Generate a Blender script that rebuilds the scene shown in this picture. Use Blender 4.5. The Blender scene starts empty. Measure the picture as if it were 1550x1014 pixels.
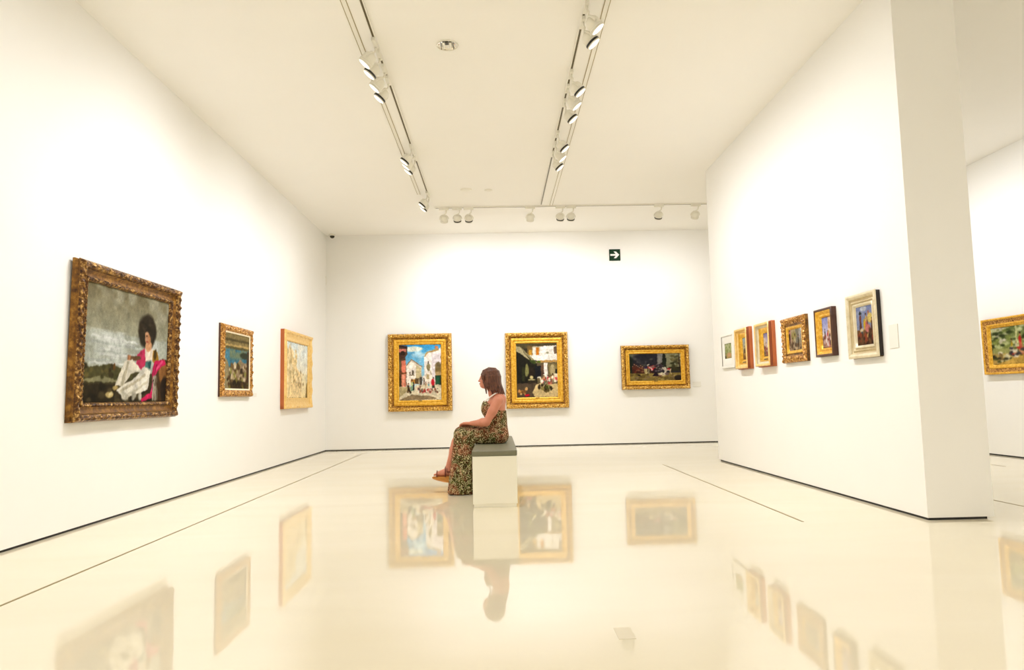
import bpy, bmesh, math, random
import numpy as np
from mathutils import Vector, Matrix, Euler
PI = math.pi
R = math.radians
sc = bpy.context.scene
COL = sc.collection

# ------------------------------------------------------------------ dimensions of the gallery (metres)
XL, YB, ZC = -3.2716, 13.3671, 4.134        # left wall, back wall, ceiling
XP, YN, XR, YF = 3.0675, 5.0351, 3.5514, 9.787   # partition: room face, near end, far face, far end
XF = 6.8532                                 # far right wall of the neighbouring room
Y0 = -2.6                                   # wall behind the photographer
GAP = 0.018                                 # dark shadow gap at the foot of the walls

# ------------------------------------------------------------------ materials
def mat(name):
    m = bpy.data.materials.new(name); m.use_nodes = True
    nt = m.node_tree
    return m, nt, nt.nodes['Principled BSDF'], nt.nodes['Material Output']
def srgb(*c):
    c = np.array(c, float) / 255.0
    return tuple(np.where(c <= .04045, c / 12.92, ((c + .055) / 1.055) ** 2.4))
def simple(name, col, rough=.5, metal=0., spec=.5, noise=0., nscale=20., bump=0., bscale=200.):
    m, nt, b, out = mat(name)
    b.inputs['Base Color'].default_value = (*col, 1)
    b.inputs['Roughness'].default_value = rough
    b.inputs['Metallic'].default_value = metal
    b.inputs['Specular IOR Level'].default_value = spec
    tc = nt.nodes.new('ShaderNodeTexCoord')
    if noise > 0:
        n = nt.nodes.new('ShaderNodeTexNoise'); n.inputs['Scale'].default_value = nscale; n.inputs['Detail'].default_value = 4
        mx = nt.nodes.new('ShaderNodeMix'); mx.data_type = 'RGBA'
        nt.links.new(tc.outputs['Object'], n.inputs['Vector'])
        nt.links.new(n.outputs['Fac'], mx.inputs[0])
        mx.inputs[6].default_value = (*[max(0, c * (1 - noise)) for c in col], 1)
        mx.inputs[7].default_value = (*[min(1, c * (1 + noise)) for c in col], 1)
        nt.links.new(mx.outputs[2], b.inputs['Base Color'])
    if bump > 0:
        n2 = nt.nodes.new('ShaderNodeTexNoise'); n2.inputs['Scale'].default_value = bscale
        bp = nt.nodes.new('ShaderNodeBump'); bp.inputs['Strength'].default_value = bump; bp.inputs['Distance'].default_value = .002
        nt.links.new(tc.outputs['Object'], n2.inputs['Vector'])
        nt.links.new(n2.outputs['Fac'], bp.inputs['Height'])
        nt.links.new(bp.outputs['Normal'], b.inputs['Normal'])
    return m
M = {}
M['wall'] = simple('white_wall_paint', (.86, .85, .815), .75, spec=.25, noise=.012, nscale=3, bump=.05, bscale=350)
M['ceiling'] = simple('white_ceiling_paint', (.90, .885, .845), .8, spec=.2, noise=.01, nscale=2)
M['gap'] = simple('black_shadow_gap', (.012, .011, .009), .6)
M['strip'] = simple('brass_floor_strip', (.27, .215, .085), .45, metal=.3)
M['slot_line'] = simple('slot_seam', (.40, .33, .19), .6)
M['bench'] = simple('cream_painted_board', (.91, .885, .775), .5, noise=.01, nscale=4)
M['cushion'] = simple('olive_grey_leather', (.175, .17, .105), .48, noise=.1, nscale=30, bump=.15, bscale=400)
M['white_metal'] = simple('white_lacquered_metal', (.80, .775, .68), .35, noise=.01)
M['track_white'] = simple('white_track_enamel', (.83, .805, .73), .4)
M['track_dark'] = simple('dark_track_slot', (.09, .065, .02), .45)
M['black'] = simple('black_plastic', (.02, .018, .015), .3)
M['dome'] = simple('smoked_dome', (.03, .026, .012), .12)
M['chrome'] = simple('chrome_reflector', (.85, .84, .80), .12, metal=1)
M['sign_green'] = simple('dark_green_sign', srgb(4, 48, 22), .5, spec=.15)
M['sign_white'] = simple('white_sign_print', (.85, .85, .80), .5)
M['label'] = simple('white_label_card', (.78, .765, .70), .6)
M['tin'] = simple('dark_brass_plate', (.16, .10, .02), .35, metal=.5)
def emit(name, col, s):
    m, nt, b, out = mat(name)
    b.inputs['Base Color'].default_value = (.8, .8, .75, 1)
    b.inputs['Emission Color'].default_value = (*col, 1)
    b.inputs['Emission Strength'].default_value = s
    return m
M['lens'] = emit('lit_lamp_lens', (1, .97, .92), 1.6)

def floor_material():
    m, nt, b, out = mat('polished_cream_stone')
    tc = nt.nodes.new('ShaderNodeTexCoord')
    n = nt.nodes.new('ShaderNodeTexNoise'); n.inputs['Scale'].default_value = .9; n.inputs['Detail'].default_value = 6; n.inputs['Distortion'].default_value = .6
    mp = nt.nodes.new('ShaderNodeMapping'); mp.inputs['Scale'].default_value = (.6, 2.2, 1)
    r = nt.nodes.new('ShaderNodeValToRGB')
    r.color_ramp.elements[0].position = .3; r.color_ramp.elements[0].color = (*FLOOR_A, 1)
    r.color_ramp.elements[1].position = .7; r.color_ramp.elements[1].color = (*FLOOR_B, 1)
    nt.links.new(tc.outputs['Object'], mp.inputs['Vector']); nt.links.new(mp.outputs[0], n.inputs['Vector'])
    nt.links.new(n.outputs['Fac'], r.inputs['Fac']); nt.links.new(r.outputs[0], b.inputs['Base Color'])
    n2 = nt.nodes.new('ShaderNodeTexNoise'); n2.inputs['Scale'].default_value = 1.6; n2.inputs['Detail'].default_value = 1
    bp = nt.nodes.new('ShaderNodeBump'); bp.inputs['Strength'].default_value = .03; bp.inputs['Distance'].default_value = .01
    nt.links.new(tc.outputs['Object'], n2.inputs['Vector']); nt.links.new(n2.outputs['Fac'], bp.inputs['Height'])
    nt.links.new(bp.outputs['Normal'], b.inputs['Normal'])
    b.inputs['Roughness'].default_value = .038
    b.inputs['IOR'].default_value = 1.56
    return m
FLOOR_A = (.77, .695, .515)
FLOOR_B = (.80, .73, .56)
M['floor'] = floor_material()

def gilt(name, base, dark, light, metal=.55, rough=.38, scale=45., dmin=.36, lmax=.66):
    m, nt, b, out = mat(name)
    tc = nt.nodes.new('ShaderNodeTexCoord')
    n = nt.nodes.new('ShaderNodeTexNoise'); n.inputs['Scale'].default_value = scale; n.inputs['Detail'].default_value = 5; n.inputs['Roughness'].default_value = .65
    r = nt.nodes.new('ShaderNodeValToRGB'); e = r.color_ramp.elements
    e[0].position = dmin; e[0].color = (*dark, 1)
    e[1].position = lmax; e[1].color = (*light, 1)
    mid = e.new((dmin + lmax) / 2); mid.color = (*base, 1)
    nt.links.new(tc.outputs['Object'], n.inputs['Vector']); nt.links.new(n.outputs['Fac'], r.inputs['Fac'])
    nt.links.new(r.outputs[0], b.inputs['Base Color'])
    b.inputs['Metallic'].default_value = metal; b.inputs['Roughness'].default_value = rough
    return m
M['gilt_bright'] = gilt('bright_gilding', srgb(226, 172, 50), srgb(192, 130, 28), srgb(246, 208, 100), metal=.4, scale=30, dmin=.25, lmax=.75)
M['gilt_carved'] = gilt('carved_bright_gilding', srgb(212, 154, 44), srgb(84, 48, 10), srgb(254, 228, 146), metal=.45, scale=48, dmin=.38, lmax=.64)
M['gilt_old'] = gilt('aged_gilding', srgb(122, 80, 22), srgb(62, 38, 12), srgb(176, 128, 50), scale=18, metal=.45, dmin=.3, lmax=.7)
M['gilt_old_carved'] = gilt('aged_carved_gilding', srgb(104, 66, 20), srgb(46, 26, 10), srgb(206, 164, 92), scale=34, metal=.4)
M['gilt_brown'] = gilt('brown_gilding', srgb(180, 124, 52), srgb(84, 48, 14), srgb(228, 188, 108), scale=44, metal=.4)
M['gilt_pale'] = gilt('pale_gilding', srgb(240, 202, 124), srgb(222, 174, 90), srgb(250, 224, 160), scale=24, metal=.3, dmin=.2, lmax=.8)
M['gilt_silver'] = gilt('worn_silver_gilding', srgb(222, 210, 178), srgb(194, 178, 142), srgb(236, 228, 202), scale=14, metal=.3, dmin=.15, lmax=.85)
M['silver_cove_shade'] = gilt('worn_silver_cove_shade', srgb(206, 188, 146), srgb(170, 150, 110), srgb(222, 208, 172), scale=14, metal=.3, dmin=.15, lmax=.85)  # cove toned darker to paint in the shade of the frame profile
M['dark_wood'] = simple('dark_brown_wood', srgb(74, 40, 22), .45, noise=.25, nscale=14)
M['orange_wood'] = simple('orange_stained_wood', srgb(184, 98, 46), .5, noise=.15, nscale=10)
M['orange_dark'] = simple('dark_orange_wood', srgb(142, 70, 32), .5, noise=.15, nscale=10)
M['black_wood'] = simple('black_stained_wood', srgb(30, 20, 16), .5)
M['bole'] = simple('brown_bole_side', srgb(92, 56, 20), .6, noise=.2, nscale=20)
M['cream_slip'] = simple('cream_slip', srgb(240, 226, 196), .6)
M['mat_white'] = simple('white_picture_mount', (.83, .815, .75), .7)
M['backing'] = simple('brown_backing_board', srgb(110, 84, 50), .8)

def canvas_material():
    m, nt, b, out = mat('painted_canvas')
    a = nt.nodes.new('ShaderNodeVertexColor'); a.layer_name = 'paint'
    tc = nt.nodes.new('ShaderNodeTexCoord')
    n = nt.nodes.new('ShaderNodeTexNoise'); n.inputs['Scale'].default_value = 160; n.inputs['Detail'].default_value = 2
    bp = nt.nodes.new('ShaderNodeBump'); bp.inputs['Strength'].default_value = .25; bp.inputs['Distance'].default_value = .001
    nt.links.new(tc.outputs['Object'], n.inputs['Vector']); nt.links.new(n.outputs['Fac'], bp.inputs['Height'])
    nt.links.new(bp.outputs['Normal'], b.inputs['Normal'])
    nt.links.new(a.outputs['Color'], b.inputs['Base Color'])
    b.inputs['Roughness'].default_value = .7; b.inputs['Specular IOR Level'].default_value = .08
    return m
M['canvas'] = canvas_material()

# ------------------------------------------------------------------ mesh helpers
def link(name, me, material=None, parent=None, smooth=False):
    o = bpy.data.objects.new(name, me); COL.objects.link(o)
    if material is not None: me.materials.append(material)
    if parent is not None: o.parent = parent
    if smooth:
        me.polygons.foreach_set('use_smooth', np.ones(len(me.polygons), bool))
    return o
def np_mesh(name, v, f):
    v = np.asarray(v, np.float32); f = np.asarray(f, np.int32)
    me = bpy.data.meshes.new(name)
    k = f.shape[1]
    me.vertices.add(len(v)); me.vertices.foreach_set('co', v.ravel())
    me.loops.add(f.size); me.loops.foreach_set('vertex_index', f.ravel())
    me.polygons.add(len(f)); me.polygons.foreach_set('loop_start', np.arange(0, f.size, k, dtype=np.int32))
    me.update(calc_edges=True); me.validate()
    return me
def bm_mesh(name, bm):
    bmesh.ops.recalc_face_normals(bm, faces=bm.faces[:])
    me = bpy.data.meshes.new(name); bm.to_mesh(me); bm.free(); return me
def add_box(bm, x0, x1, y0, y1, z0, z1, bevel=0., seg=2):
    b2 = bmesh.new()
    bmesh.ops.create_cube(b2, size=1)
    for v in b2.verts:
        v.co = Vector(((x0 + x1) / 2 + v.co.x * (x1 - x0), (y0 + y1) / 2 + v.co.y * (y1 - y0), (z0 + z1) / 2 + v.co.z * (z1 - z0)))
    if bevel > 0:
        bmesh.ops.bevel(b2, geom=b2.edges[:], offset=bevel, segments=seg, profile=.5, affect='EDGES')
    tmp = bpy.data.meshes.new('tmp'); b2.to_mesh(tmp); b2.free(); bm.from_mesh(tmp); bpy.data.meshes.remove(tmp)
def box(name, x0, x1, y0, y1, z0, z1, m, parent=None, bevel=0., seg=2):
    bm = bmesh.new(); add_box(bm, x0, x1, y0, y1, z0, z1, bevel, seg)
    return link(name, bm_mesh(name, bm), m, parent)
def lathe_arrays(prof, n=32, close=False):
    """prof: list of (radius, z); returns verts, quads around +z"""
    a = np.linspace(0, 2 * PI, n, endpoint=False)
    pr = np.array(prof, float)
    v = np.stack([pr[:, None, 0] * np.cos(a), pr[:, None, 0] * np.sin(a), np.repeat(pr[:, 1][:, None], n, 1)], -1).reshape(-1, 3)
    f = []
    k = len(pr)
    for i in range(k if close else k - 1):
        for j in range(n):
            f.append((i * n + j, i * n + (j + 1) % n, ((i + 1) % k) * n + (j + 1) % n, ((i + 1) % k) * n + j))
    return v, f
def lathe(name, prof, m, parent=None, n=32, loc=(0, 0, 0), rot=None, close=False, smooth=True):
    v, f = lathe_arrays(prof, n, close)
    if rot is not None: v = v @ np.array(rot.to_3x3()).T
    o = link(name, np_mesh(name, v, f), m, parent, smooth)
    bm = bmesh.new(); bm.from_mesh(o.data); bmesh.ops.remove_doubles(bm, verts=bm.verts[:], dist=1e-5)
    bmesh.ops.recalc_face_normals(bm, faces=bm.faces[:]); bm.to_mesh(o.data); bm.free()
    o.location = loc
    return o
def tube_arrays(pts, rad, n=10, flat=1.0):
    pts = [Vector(p) for p in pts]
    rad = rad if hasattr(rad, '__len__') else [rad] * len(pts)
    V, F = [], []
    up = Vector((0, 0, 1))
    prev = None
    for i, p in enumerate(pts):
        t = (pts[min(i + 1, len(pts) - 1)] - pts[max(i - 1, 0)]).normalized()
        if prev is None:
            s = t.cross(up)
            if s.length < .05: s = t.cross(Vector((1, 0, 0)))
        else:
            s = prev - t * prev.dot(t)
        s.normalize(); prev = s.copy(); u = s.cross(t)
        for k in range(n):
            a = 2 * PI * k / n
            V.append(p + s * math.cos(a) * rad[i] + u * math.sin(a) * rad[i] * flat)
    for i in range(len(pts) - 1):
        for k in range(n):
            F.append((i * n + k, i * n + (k + 1) % n, (i + 1) * n + (k + 1) % n, (i + 1) * n + k))
    return V, F
def tube(name, pts, rad, m, parent=None, n=10, flat=1.0):
    V, F = tube_arrays(pts, rad, n, flat)
    bm = bmesh.new()
    vs = [bm.verts.new(v) for v in V]
    for f in F: bm.faces.new([vs[i] for i in f])
    bm.faces.new(vs[:n]); bm.faces.new(vs[-n:])
    return link(name, bm_mesh(name, bm), m, parent, True)
def empty(name, loc, rz=0.):
    o = bpy.data.objects.new(name, None); COL.objects.link(o)
    o.location = loc; o.rotation_euler = (0, 0, rz); o.empty_display_size = .1
    return o
def tag(o, label, cat, group=None):
    o['label'] = label; o['category'] = cat
    if group: o['group'] = group
    return o
def struct(name, x0, x1, y0, y1, z0, z1, m):
    o = box(name, x0, x1, y0, y1, z0, z1, m); o['kind'] = 'structure'; return o
def dup(root, loc, rz=None):
    r = root.copy(); COL.objects.link(r); r.location = loc
    if rz is not None: r.rotation_euler = (0, 0, rz)
    for ch in list(root.children):
        if ch.type == 'LIGHT': continue
        c = ch.copy(); COL.objects.link(c); c.parent = r
        for g in list(ch.children):
            d = g.copy(); COL.objects.link(d); d.parent = c
    return r

# ------------------------------------------------------------------ room shell
T = .2
struct('floor', XL - T, XF + T, Y0 - T, YB + T, -.1, 0, M['floor'])
struct('ceiling', XL - T, XF + T, Y0 - T, YB + T, ZC, ZC + .1, M['ceiling'])
struct('wall_left', XL - T, XL, Y0 - T, YB + T, GAP, ZC, M['wall'])
struct('wall_back', XL, XF, YB, YB + T, GAP, ZC, M['wall'])
struct('wall_far_right', XF, XF + T, Y0 - T, YB + T, GAP, ZC, M['wall'])
struct('wall_front', XL, XF, Y0 - T, Y0, GAP, ZC, M['wall'])
struct('wall_partition', XP, XR, YN, YF, GAP, ZC, M['wall'])
g = .012
struct('baseboard_left', XL - .1, XL - g, Y0 - .1, YB, 0, GAP, M['gap'])
struct('baseboard_back', XL - .1, XF + .1, YB + g, YB + .1, 0, GAP, M['gap'])
struct('baseboard_far_right', XF + g, XF + .1, Y0, YB, 0, GAP, M['gap'])
struct('baseboard_front', XL, XF, Y0 - .1, Y0 - g, 0, GAP, M['gap'])
struct('baseboard_partition', XP + g, XR - .045, YN + g, YF - .045, 0, GAP, M['gap'])
def strip(n, x, y0, y1):
    o = box('trim_%d' % n, x - .008, x + .008, y0, y1, -.002, .0012, M['strip']); o['kind'] = 'structure'
strip(1, -2.412, Y0 + .4, 12.46)
strip(2, 2.193, 5.11, 9.41)
strip(3, 4.13, 2.4, 9.41)
strip(4, 5.985, 8.23, 12.46)
o = box('floor_box', .452, .52, 2.795, 2.93, -.002, .0015, simple('dull_stone_lid', (.70, .63, .47), .3), None)
tag(o, 'small rectangular floor socket lid set flush in the polished floor', 'floor socket')

# ------------------------------------------------------------------ little painter for the canvases
def vnoise(h, w, cells, rng):
    gh = max(2, int(cells * h / max(h, w)) + 2); gw = max(2, int(cells * w / max(h, w)) + 2)
    gr = rng.random((gh, gw))
    y = np.linspace(0, gh - 1.001, h); x = np.linspace(0, gw - 1.001, w)
    yi = y.astype(int); xi = x.astype(int)
    fy = (y - yi)[:, None]; fx = (x - xi)[None]
    fy = fy * fy * (3 - 2 * fy); fx = fx * fx * (3 - 2 * fx)
    a = gr[yi][:, xi]; b = gr[yi][:, xi + 1]; c = gr[yi + 1][:, xi]; d = gr[yi + 1][:, xi + 1]
    return (a * (1 - fx) + b * fx) * (1 - fy) + (c * (1 - fx) + d * fx) * fy
class Art:
    """x right 0..1, y up 0..1; colours are display values 0..255"""
    def __init__(s, w, h, n, seed=1, wob=.012):
        s.n = n; s.W = n; s.H = max(8, int(round(n * h / w))); s.asp = h / w
        s.rng = np.random.default_rng(seed)
        s.img = np.zeros((s.H, s.W, 3))
        yy, xx = np.mgrid[0:s.H, 0:s.W]
        s.x = xx / (s.W - 1.0); s.y = yy / (s.H - 1.0)
        s.wx = s.x + (vnoise(s.H, s.W, 16, s.rng) - .5) * wob + (vnoise(s.H, s.W, 40, s.rng) - .5) * wob
        s.wy = s.y + (vnoise(s.H, s.W, 16, s.rng) - .5) * wob + (vnoise(s.H, s.W, 40, s.rng) - .5) * wob
    def put(s, mask, col, tex=.10):
        c = np.array(col, float)
        k = 1 + (vnoise(s.H, s.W, 30, s.rng) - .5) * 2 * tex
        s.img = s.img * (1 - mask[..., None]) + (c * k[..., None]) * mask[..., None]
    def grad(s, y0, y1, c0, c1, tex=.05, x0=0, x1=1):
        t = np.clip((s.wy - y0) / (y1 - y0), 0, 1)[..., None]
        k = 1 + (vnoise(s.H, s.W, 12, s.rng) - .5)[..., None] * 2 * tex
        m = ((s.wy >= y0) & (s.wy <= y1) & (s.wx >= x0) & (s.wx <= x1)).astype(float)[..., None]
        s.img = s.img * (1 - m) + m * (np.array(c0) * (1 - t) + np.array(c1) * t) * k
    def poly(s, pts, col, tex=.10):
        ins = np.zeros(s.x.shape, bool); n = len(pts)
        for i in range(n):
            (xa, ya), (xb, yb) = pts[i], pts[(i + 1) % n]
            if ya == yb: continue
            c = ((ya > s.wy) != (yb > s.wy)) & (s.wx < (xb - xa) * (s.wy - ya) / (yb - ya) + xa)
            ins ^= c
        s.put(ins.astype(float), col, tex)
    def rect(s, x0, y0, x1, y1, col, tex=.1): s.poly([(x0, y0), (x1, y0), (x1, y1), (x0, y1)], col, tex)
    def ell(s, cx, cy, rx, ry, col, rot=0, soft=.25, tex=.1):
        dx = s.wx - cx; dy = (s.wy - cy)
        c, q = math.cos(rot), math.sin(rot)
        u = (dx * c + dy * q) / rx; v = (-dx * q + dy * c) / ry
        d = np.sqrt(u * u + v * v)
        s.put(np.clip((1 - d) / soft + .5, 0, 1), col, tex)
    def line(s, pts, w, col):
        m = np.zeros(s.x.shape)
        for (xa, ya), (xb, yb) in zip(pts[:-1], pts[1:]):
            vx, vy = xb - xa, (yb - ya) * s.asp
            t = np.clip(((s.wx - xa) * vx + (s.wy - ya) * s.asp * vy) / max(1e-9, vx * vx + vy * vy), 0, 1)
            d = np.hypot(s.wx - xa - t * vx, (s.wy - ya) * s.asp - t * vy)
            m = np.maximum(m, np.clip((w - d) / (w * .4), 0, 1))
        s.put(m, col)
    def dabs(s, x0, y0, x1, y1, n, r, cols, asp=1.):
        for i in range(n):
            k = .6 + s.rng.random() * .8
            s.ell(x0 + s.rng.random() * (x1 - x0), y0 + s.rng.random() * (y1 - y0), r * k, r * k * asp, cols[s.rng.integers(len(cols))], s.rng.random() * 3, .6)
    def clouds(s, y0, y1, col, thr=.5, amt=.8, cells=7, stretch=True):
        m = vnoise(s.H, s.W, cells, s.rng) * .6 + vnoise(s.H, s.W, cells * 3, s.rng) * .4
        m = np.clip((m - thr) * 5, 0, 1) * ((s.y > y0) & (s.y < y1)) * amt
        m = m * np.clip((s.y - y0) * 12, 0, 1)
        s.put(m, col, .03)
    def figure(s, x, y, h, top, bottom, skin=(190, 130, 95)):
        w = h * .2 * s.asp
        s.poly([(x - w * .7, y), (x + w * .7, y), (x + w * .45, y + h * .55), (x - w * .45, y + h * .55)], bottom)
        s.ell(x, y + h * .62, w * .55, h * .2, top)
        s.ell(x, y + h * .9, w * .28, h * .09, skin)
        s.ell(x, y + h * .97, w * .32, h * .06, (60, 40, 30))
    def mesh(s, name, w, h, gain=.85):
        """a gently stretched canvas, front towards -y, centred on x, base at z=0"""
        k = 1 + (s.rng.random((s.H, s.W)) - .5)[..., None] * .12 + (vnoise(s.H, s.W, 55, s.rng) - .5)[..., None] * .13 + (vnoise(s.H, s.W, 14, s.rng) - .5)[..., None] * .08
        im = s.img
        for ax in (0, 1):
            pd = np.concatenate([im.take([0], ax), im, im.take([-1], ax)], ax); n_ = im.shape[ax]
            im = .5 * im + .25 * pd.take(range(0, n_), ax) + .25 * pd.take(range(2, n_ + 2), ax)
        c = np.clip(im * k / 255.0, 0, 1)
        lin = np.where(c <= .04045, c / 12.92, ((c + .055) / 1.055) ** 2.4) ** 1.14 * gain * 1.04
        X = (s.x - .5) * w; Z = s.y * h
        Yb = -.0015 * np.sin(PI * s.x) * np.sin(PI * s.y)
        v = np.stack([X, Yb, Z], -1).reshape(-1, 3)
        i = np.arange(s.H * s.W).reshape(s.H, s.W)
        f = np.stack([i[:-1, :-1], i[:-1, 1:], i[1:, 1:], i[1:, :-1]], -1).reshape(-1, 4)
        # canvas edge and back so that it is a board with thickness
        rim = np.concatenate([i[0, :], i[1:, -1], i[-1, -2::-1], i[-2:0:-1, 0]])
        nb = len(v); back = v[rim].copy(); back[:, 1] = .012
        v = np.concatenate([v, back])
        m = len(rim); q = np.arange(m)
        side = np.stack([rim[q], nb + q, nb + (q + 1) % m, rim[(q + 1) % m]], -1)
        f = np.concatenate([f, side])
        me = np_mesh(name, v, f)
        at = me.color_attributes.new('paint', 'FLOAT_COLOR', 'POINT')
        full = np.ones((len(v), 4), np.float32)
        full[:nb, :3] = lin.reshape(-1, 3); full[nb:, :3] = (.3, .25, .18)
        at.data.foreach_set('color', full.ravel())
        return me

# ------------------------------------------------------------------ frames
def band(name, w, h, prof, m, parent, step=.012, orn=None, seed=0):
    """one moulding swept round a w x h rectangle with mitred corners.
    prof: (inset from outer edge, height off the wall). orn(L, s, side_len, rng) -> extra height."""
    prof = np.array(prof, float)
    rng = np.random.default_rng(seed)
    per = []          # (corner a, corner b, inward normal, length)
    C = [np.array(c, float) for c in ((-w / 2, 0), (w / 2, 0), (w / 2, h), (-w / 2, h))]
    I = [np.array(c, float) for c in ((1, 1), (-1, 1), (-1, -1), (1, -1))]
    cols = []
    for k in range(4):
        a, b = C[k], C[(k + 1) % 4]; ia, ib = I[k], I[(k + 1) % 4]
        ln = np.linalg.norm(b - a); n = max(4, int(ln / step))
        t = np.arange(n) / n
        for tt in t:
            cols.append((a, b, ia, ib, tt, ln))
    N = len(cols); K = len(prof)
    A = np.array([c[0] for c in cols]); B = np.array([c[1] for c in cols])
    IA = np.array([c[2] for c in cols]); IB = np.array([c[3] for c in cols])
    t = np.array([c[4] for c in cols])[:, None]; ln = np.array([c[5] for c in cols])[:, None]
    s = prof[None, :, 0]; d = np.repeat(prof[None, :, 1], N, 0)
    pa = A[:, None, :] + IA[:, None, :] * s[..., None]
    pb = B[:, None, :] + IB[:, None, :] * s[..., None]
    p = pa * (1 - t[..., None]) + pb * t[..., None]
    if orn is not None:
        d = d + orn(t, s, ln, rng)
    v = np.stack([p[..., 0], -d, p[..., 1]], -1).reshape(-1, 3)
    i = np.arange(N * K).reshape(N, K)
    j = np.roll(i, -1, 0)
    f = np.stack([i[:, :-1], j[:, :-1], j[:, 1:], i[:, 1:]], -1).reshape(-1, 4)
    me = np_mesh(name, v, f)
    return link(name, me, m, parent, orn is not None)
def dens(pts, n):
    """resample a profile polyline to n points per segment"""
    out = []
    for (a, b) in zip(pts[:-1], pts[1:]):
        for k in range(n): out.append((a[0] + (b[0] - a[0]) * k / n, a[1] + (b[1] - a[1]) * k / n))
    return out + [pts[-1]]
def win(s, s0, s1):
    u = np.clip((s - s0) / (s1 - s0), 0, 1); return np.sin(PI * u)
def leaves(s0, s1, amp, lam, twist=1.6, rough=.35):
    def f(t, s, ln, rng):
        n = np.maximum(2, np.round(ln / lam))
        u = np.clip((s - s0) / (s1 - s0), 0, 1)
        mid = np.abs(t - .5) * 2
        ph = t * n * 2 * PI
        a = np.sin(ph + twist * np.sin(2 * PI * u)) * .5 + .5
        b = np.sin(ph * 2 + 1.3 - twist * 2 * u) * .5 + .5
        c = np.sin(ph * .5 + 9 * u) * .5 + .5
        corner = np.exp(-((1 - mid) / .06) ** 2)
        return amp * win(s, s0, s1) ** .6 * ((.55 * a ** 1.5 + rough * b * c) * (1 - corner) + corner * (.9 + .25 * np.sin(u * 9)))
    return f
def beads(s0, s1, amp, lam):
    def f(t, s, ln, rng):
        n = np.maximum(2, np.round(ln / lam))
        return amp * win(s, s0, s1) * np.abs(np.sin(t * n * PI)) ** .8
    return f
def both(*fs):
    def f(t, s, ln, rng): return sum(q(t, s, ln, rng) for q in fs)
    return f

LEFT, BACK, RIGHT = PI / 2, 0., -PI / 2
def picture(loc, rz, label, cat='painting', group=None):
    r = empty('framed_picture', loc, rz); tag(r, label, cat, group); return r
def put_canvas(root, art, w, h, z0, d, gain=.85):
    o = link('canvas', art.mesh('canvas', w, h, gain), M['canvas'], root)
    o.location = (0, -d, z0); return o
def backboard(root, w, h, d):
    return box('backing_board', -w / 2, w / 2, -d, 0, 0, h, M['backing'], root)
# ------------------------------------------------------------------ pictures
def plate(root, x, z, d, w=.07, h=.014):
    return box('name_plate', x - w / 2, x + w / 2, -d - .004, -d + .002, z - h / 2, z + h / 2, M['tin'], root, .001, 1)
def frame_of(root, w, h, parts, seed=0, step=.012):
    """parts: (name, material, profile, points per segment, ornament)"""
    for i, (n, m, pr, k, orn) in enumerate(parts):
        band(n, w, h, dens(pr, k), M[m], root, step if orn else .08, orn, seed + i)

# --- left wall, nearest: seated lady with a great round head of hair
w_, h_ = 1.69, 1.26
r = picture((XL, 6.205, .826), LEFT, 'large old gilt framed painting of a seated woman in white, on the left wall', group='pictures on the left wall')
r.rotation_euler = (R(1.0), 0, LEFT)
frame_of(r, w_, h_, [
    ('side_panel', 'gilt_old', [(-.004, 0), (-.004, .018), (.004, .024), (.004, .044), (-.002, .05), (0, .058)], 1, None),
    ('outer_moulding', 'gilt_old_carved', [(0, .058), (.012, .07), (.03, .076), (.052, .07), (.064, .05)], 5, leaves(.004, .062, .022, .085)),
    ('cove_moulding', 'gilt_old', [(.064, .05), (.072, .044), (.084, .034), (.1, .032), (.114, .036)], 1, None),
    ('inner_moulding', 'gilt_old_carved', [(.114, .036), (.122, .044), (.136, .042), (.148, .03), (.15, .018)], 4, leaves(.114, .146, .012, .05))], 11, .009)
backboard(r, w_ - .02, h_ - .02, .012)
a = Art(1.39, .985, 250, 21)
a.grad(.0, .30, (60, 54, 34), (86, 80, 52)); a.grad(.28, .62, (186, 190, 176), (176, 180, 166)); a.grad(.6, 1, (172, 172, 150), (128, 118, 88))
a.clouds(.55, 1, (182, 180, 158), .5, .7, 5); a.clouds(.62, 1, (120, 108, 76), .56, .6, 6)
a.clouds(.34, .62, (216, 220, 214), .46, .8, 4)
for q in range(10): a.line([(a.rng.random() * .3, .34 + .024 * q), (.3 + a.rng.random() * .35, .345 + .022 * q)], .008, [(222, 225, 220), (190, 196, 188), (210, 214, 208)][q % 3])
a.poly([(0, .3), (.12, .31), (.3, .335), (.4, .31), (.55, .29), (.55, .22), (0, .22)], (92, 88, 54)); a.poly([(0, .2), (.2, .23), (.4, .205), (.4, .185), (.1, .18), (0, .185)], (150, 146, 110))
a.dabs(.0, .22, .5, .32, 26, .018, [(76, 74, 44), (110, 100, 58), (64, 58, 34)], 1)
a.poly([(0, 0), (1, 0), (1, .12), (.6, .17), (0, .16)], (58, 50, 32)); a.dabs(0, 0, 1, .15, 40, .03, [(70, 60, 38), (46, 40, 26), (88, 78, 52)])
a.ell(.33, .315, .018, .03, (110, 78, 40))
a.poly([(.87, .02), (1, .02), (1, .42), (.93, .43), (.86, .3)], (84, 62, 36)); a.ell(.95, .3, .06, .12, (150, 106, 60)); a.ell(.97, .13, .05, .13, (56, 44, 32))
a.ell(.715, .665, .118, .165, (58, 50, 36), 0, .2); a.dabs(.65, .6, .78, .76, 30, .014, [(70, 62, 46), (50, 42, 30)])
a.poly([(.60, .45), (.68, .5), (.72, .38), (.66, .28), (.58, .31)], (196, 62, 100))
a.poly([(.50, .425), (.62, .43), (.64, .395), (.52, .385)], (112, 84, 56))
a.poly([(.69, .51), (.80, .51), (.79, .40), (.70, .39)], (238, 224, 206)); a.ell(.735, .53, .045, .05, (214, 168, 128)); a.poly([(.71, .56), (.75, .56), (.76, .5), (.7, .5)], (208, 158, 118))
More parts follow.
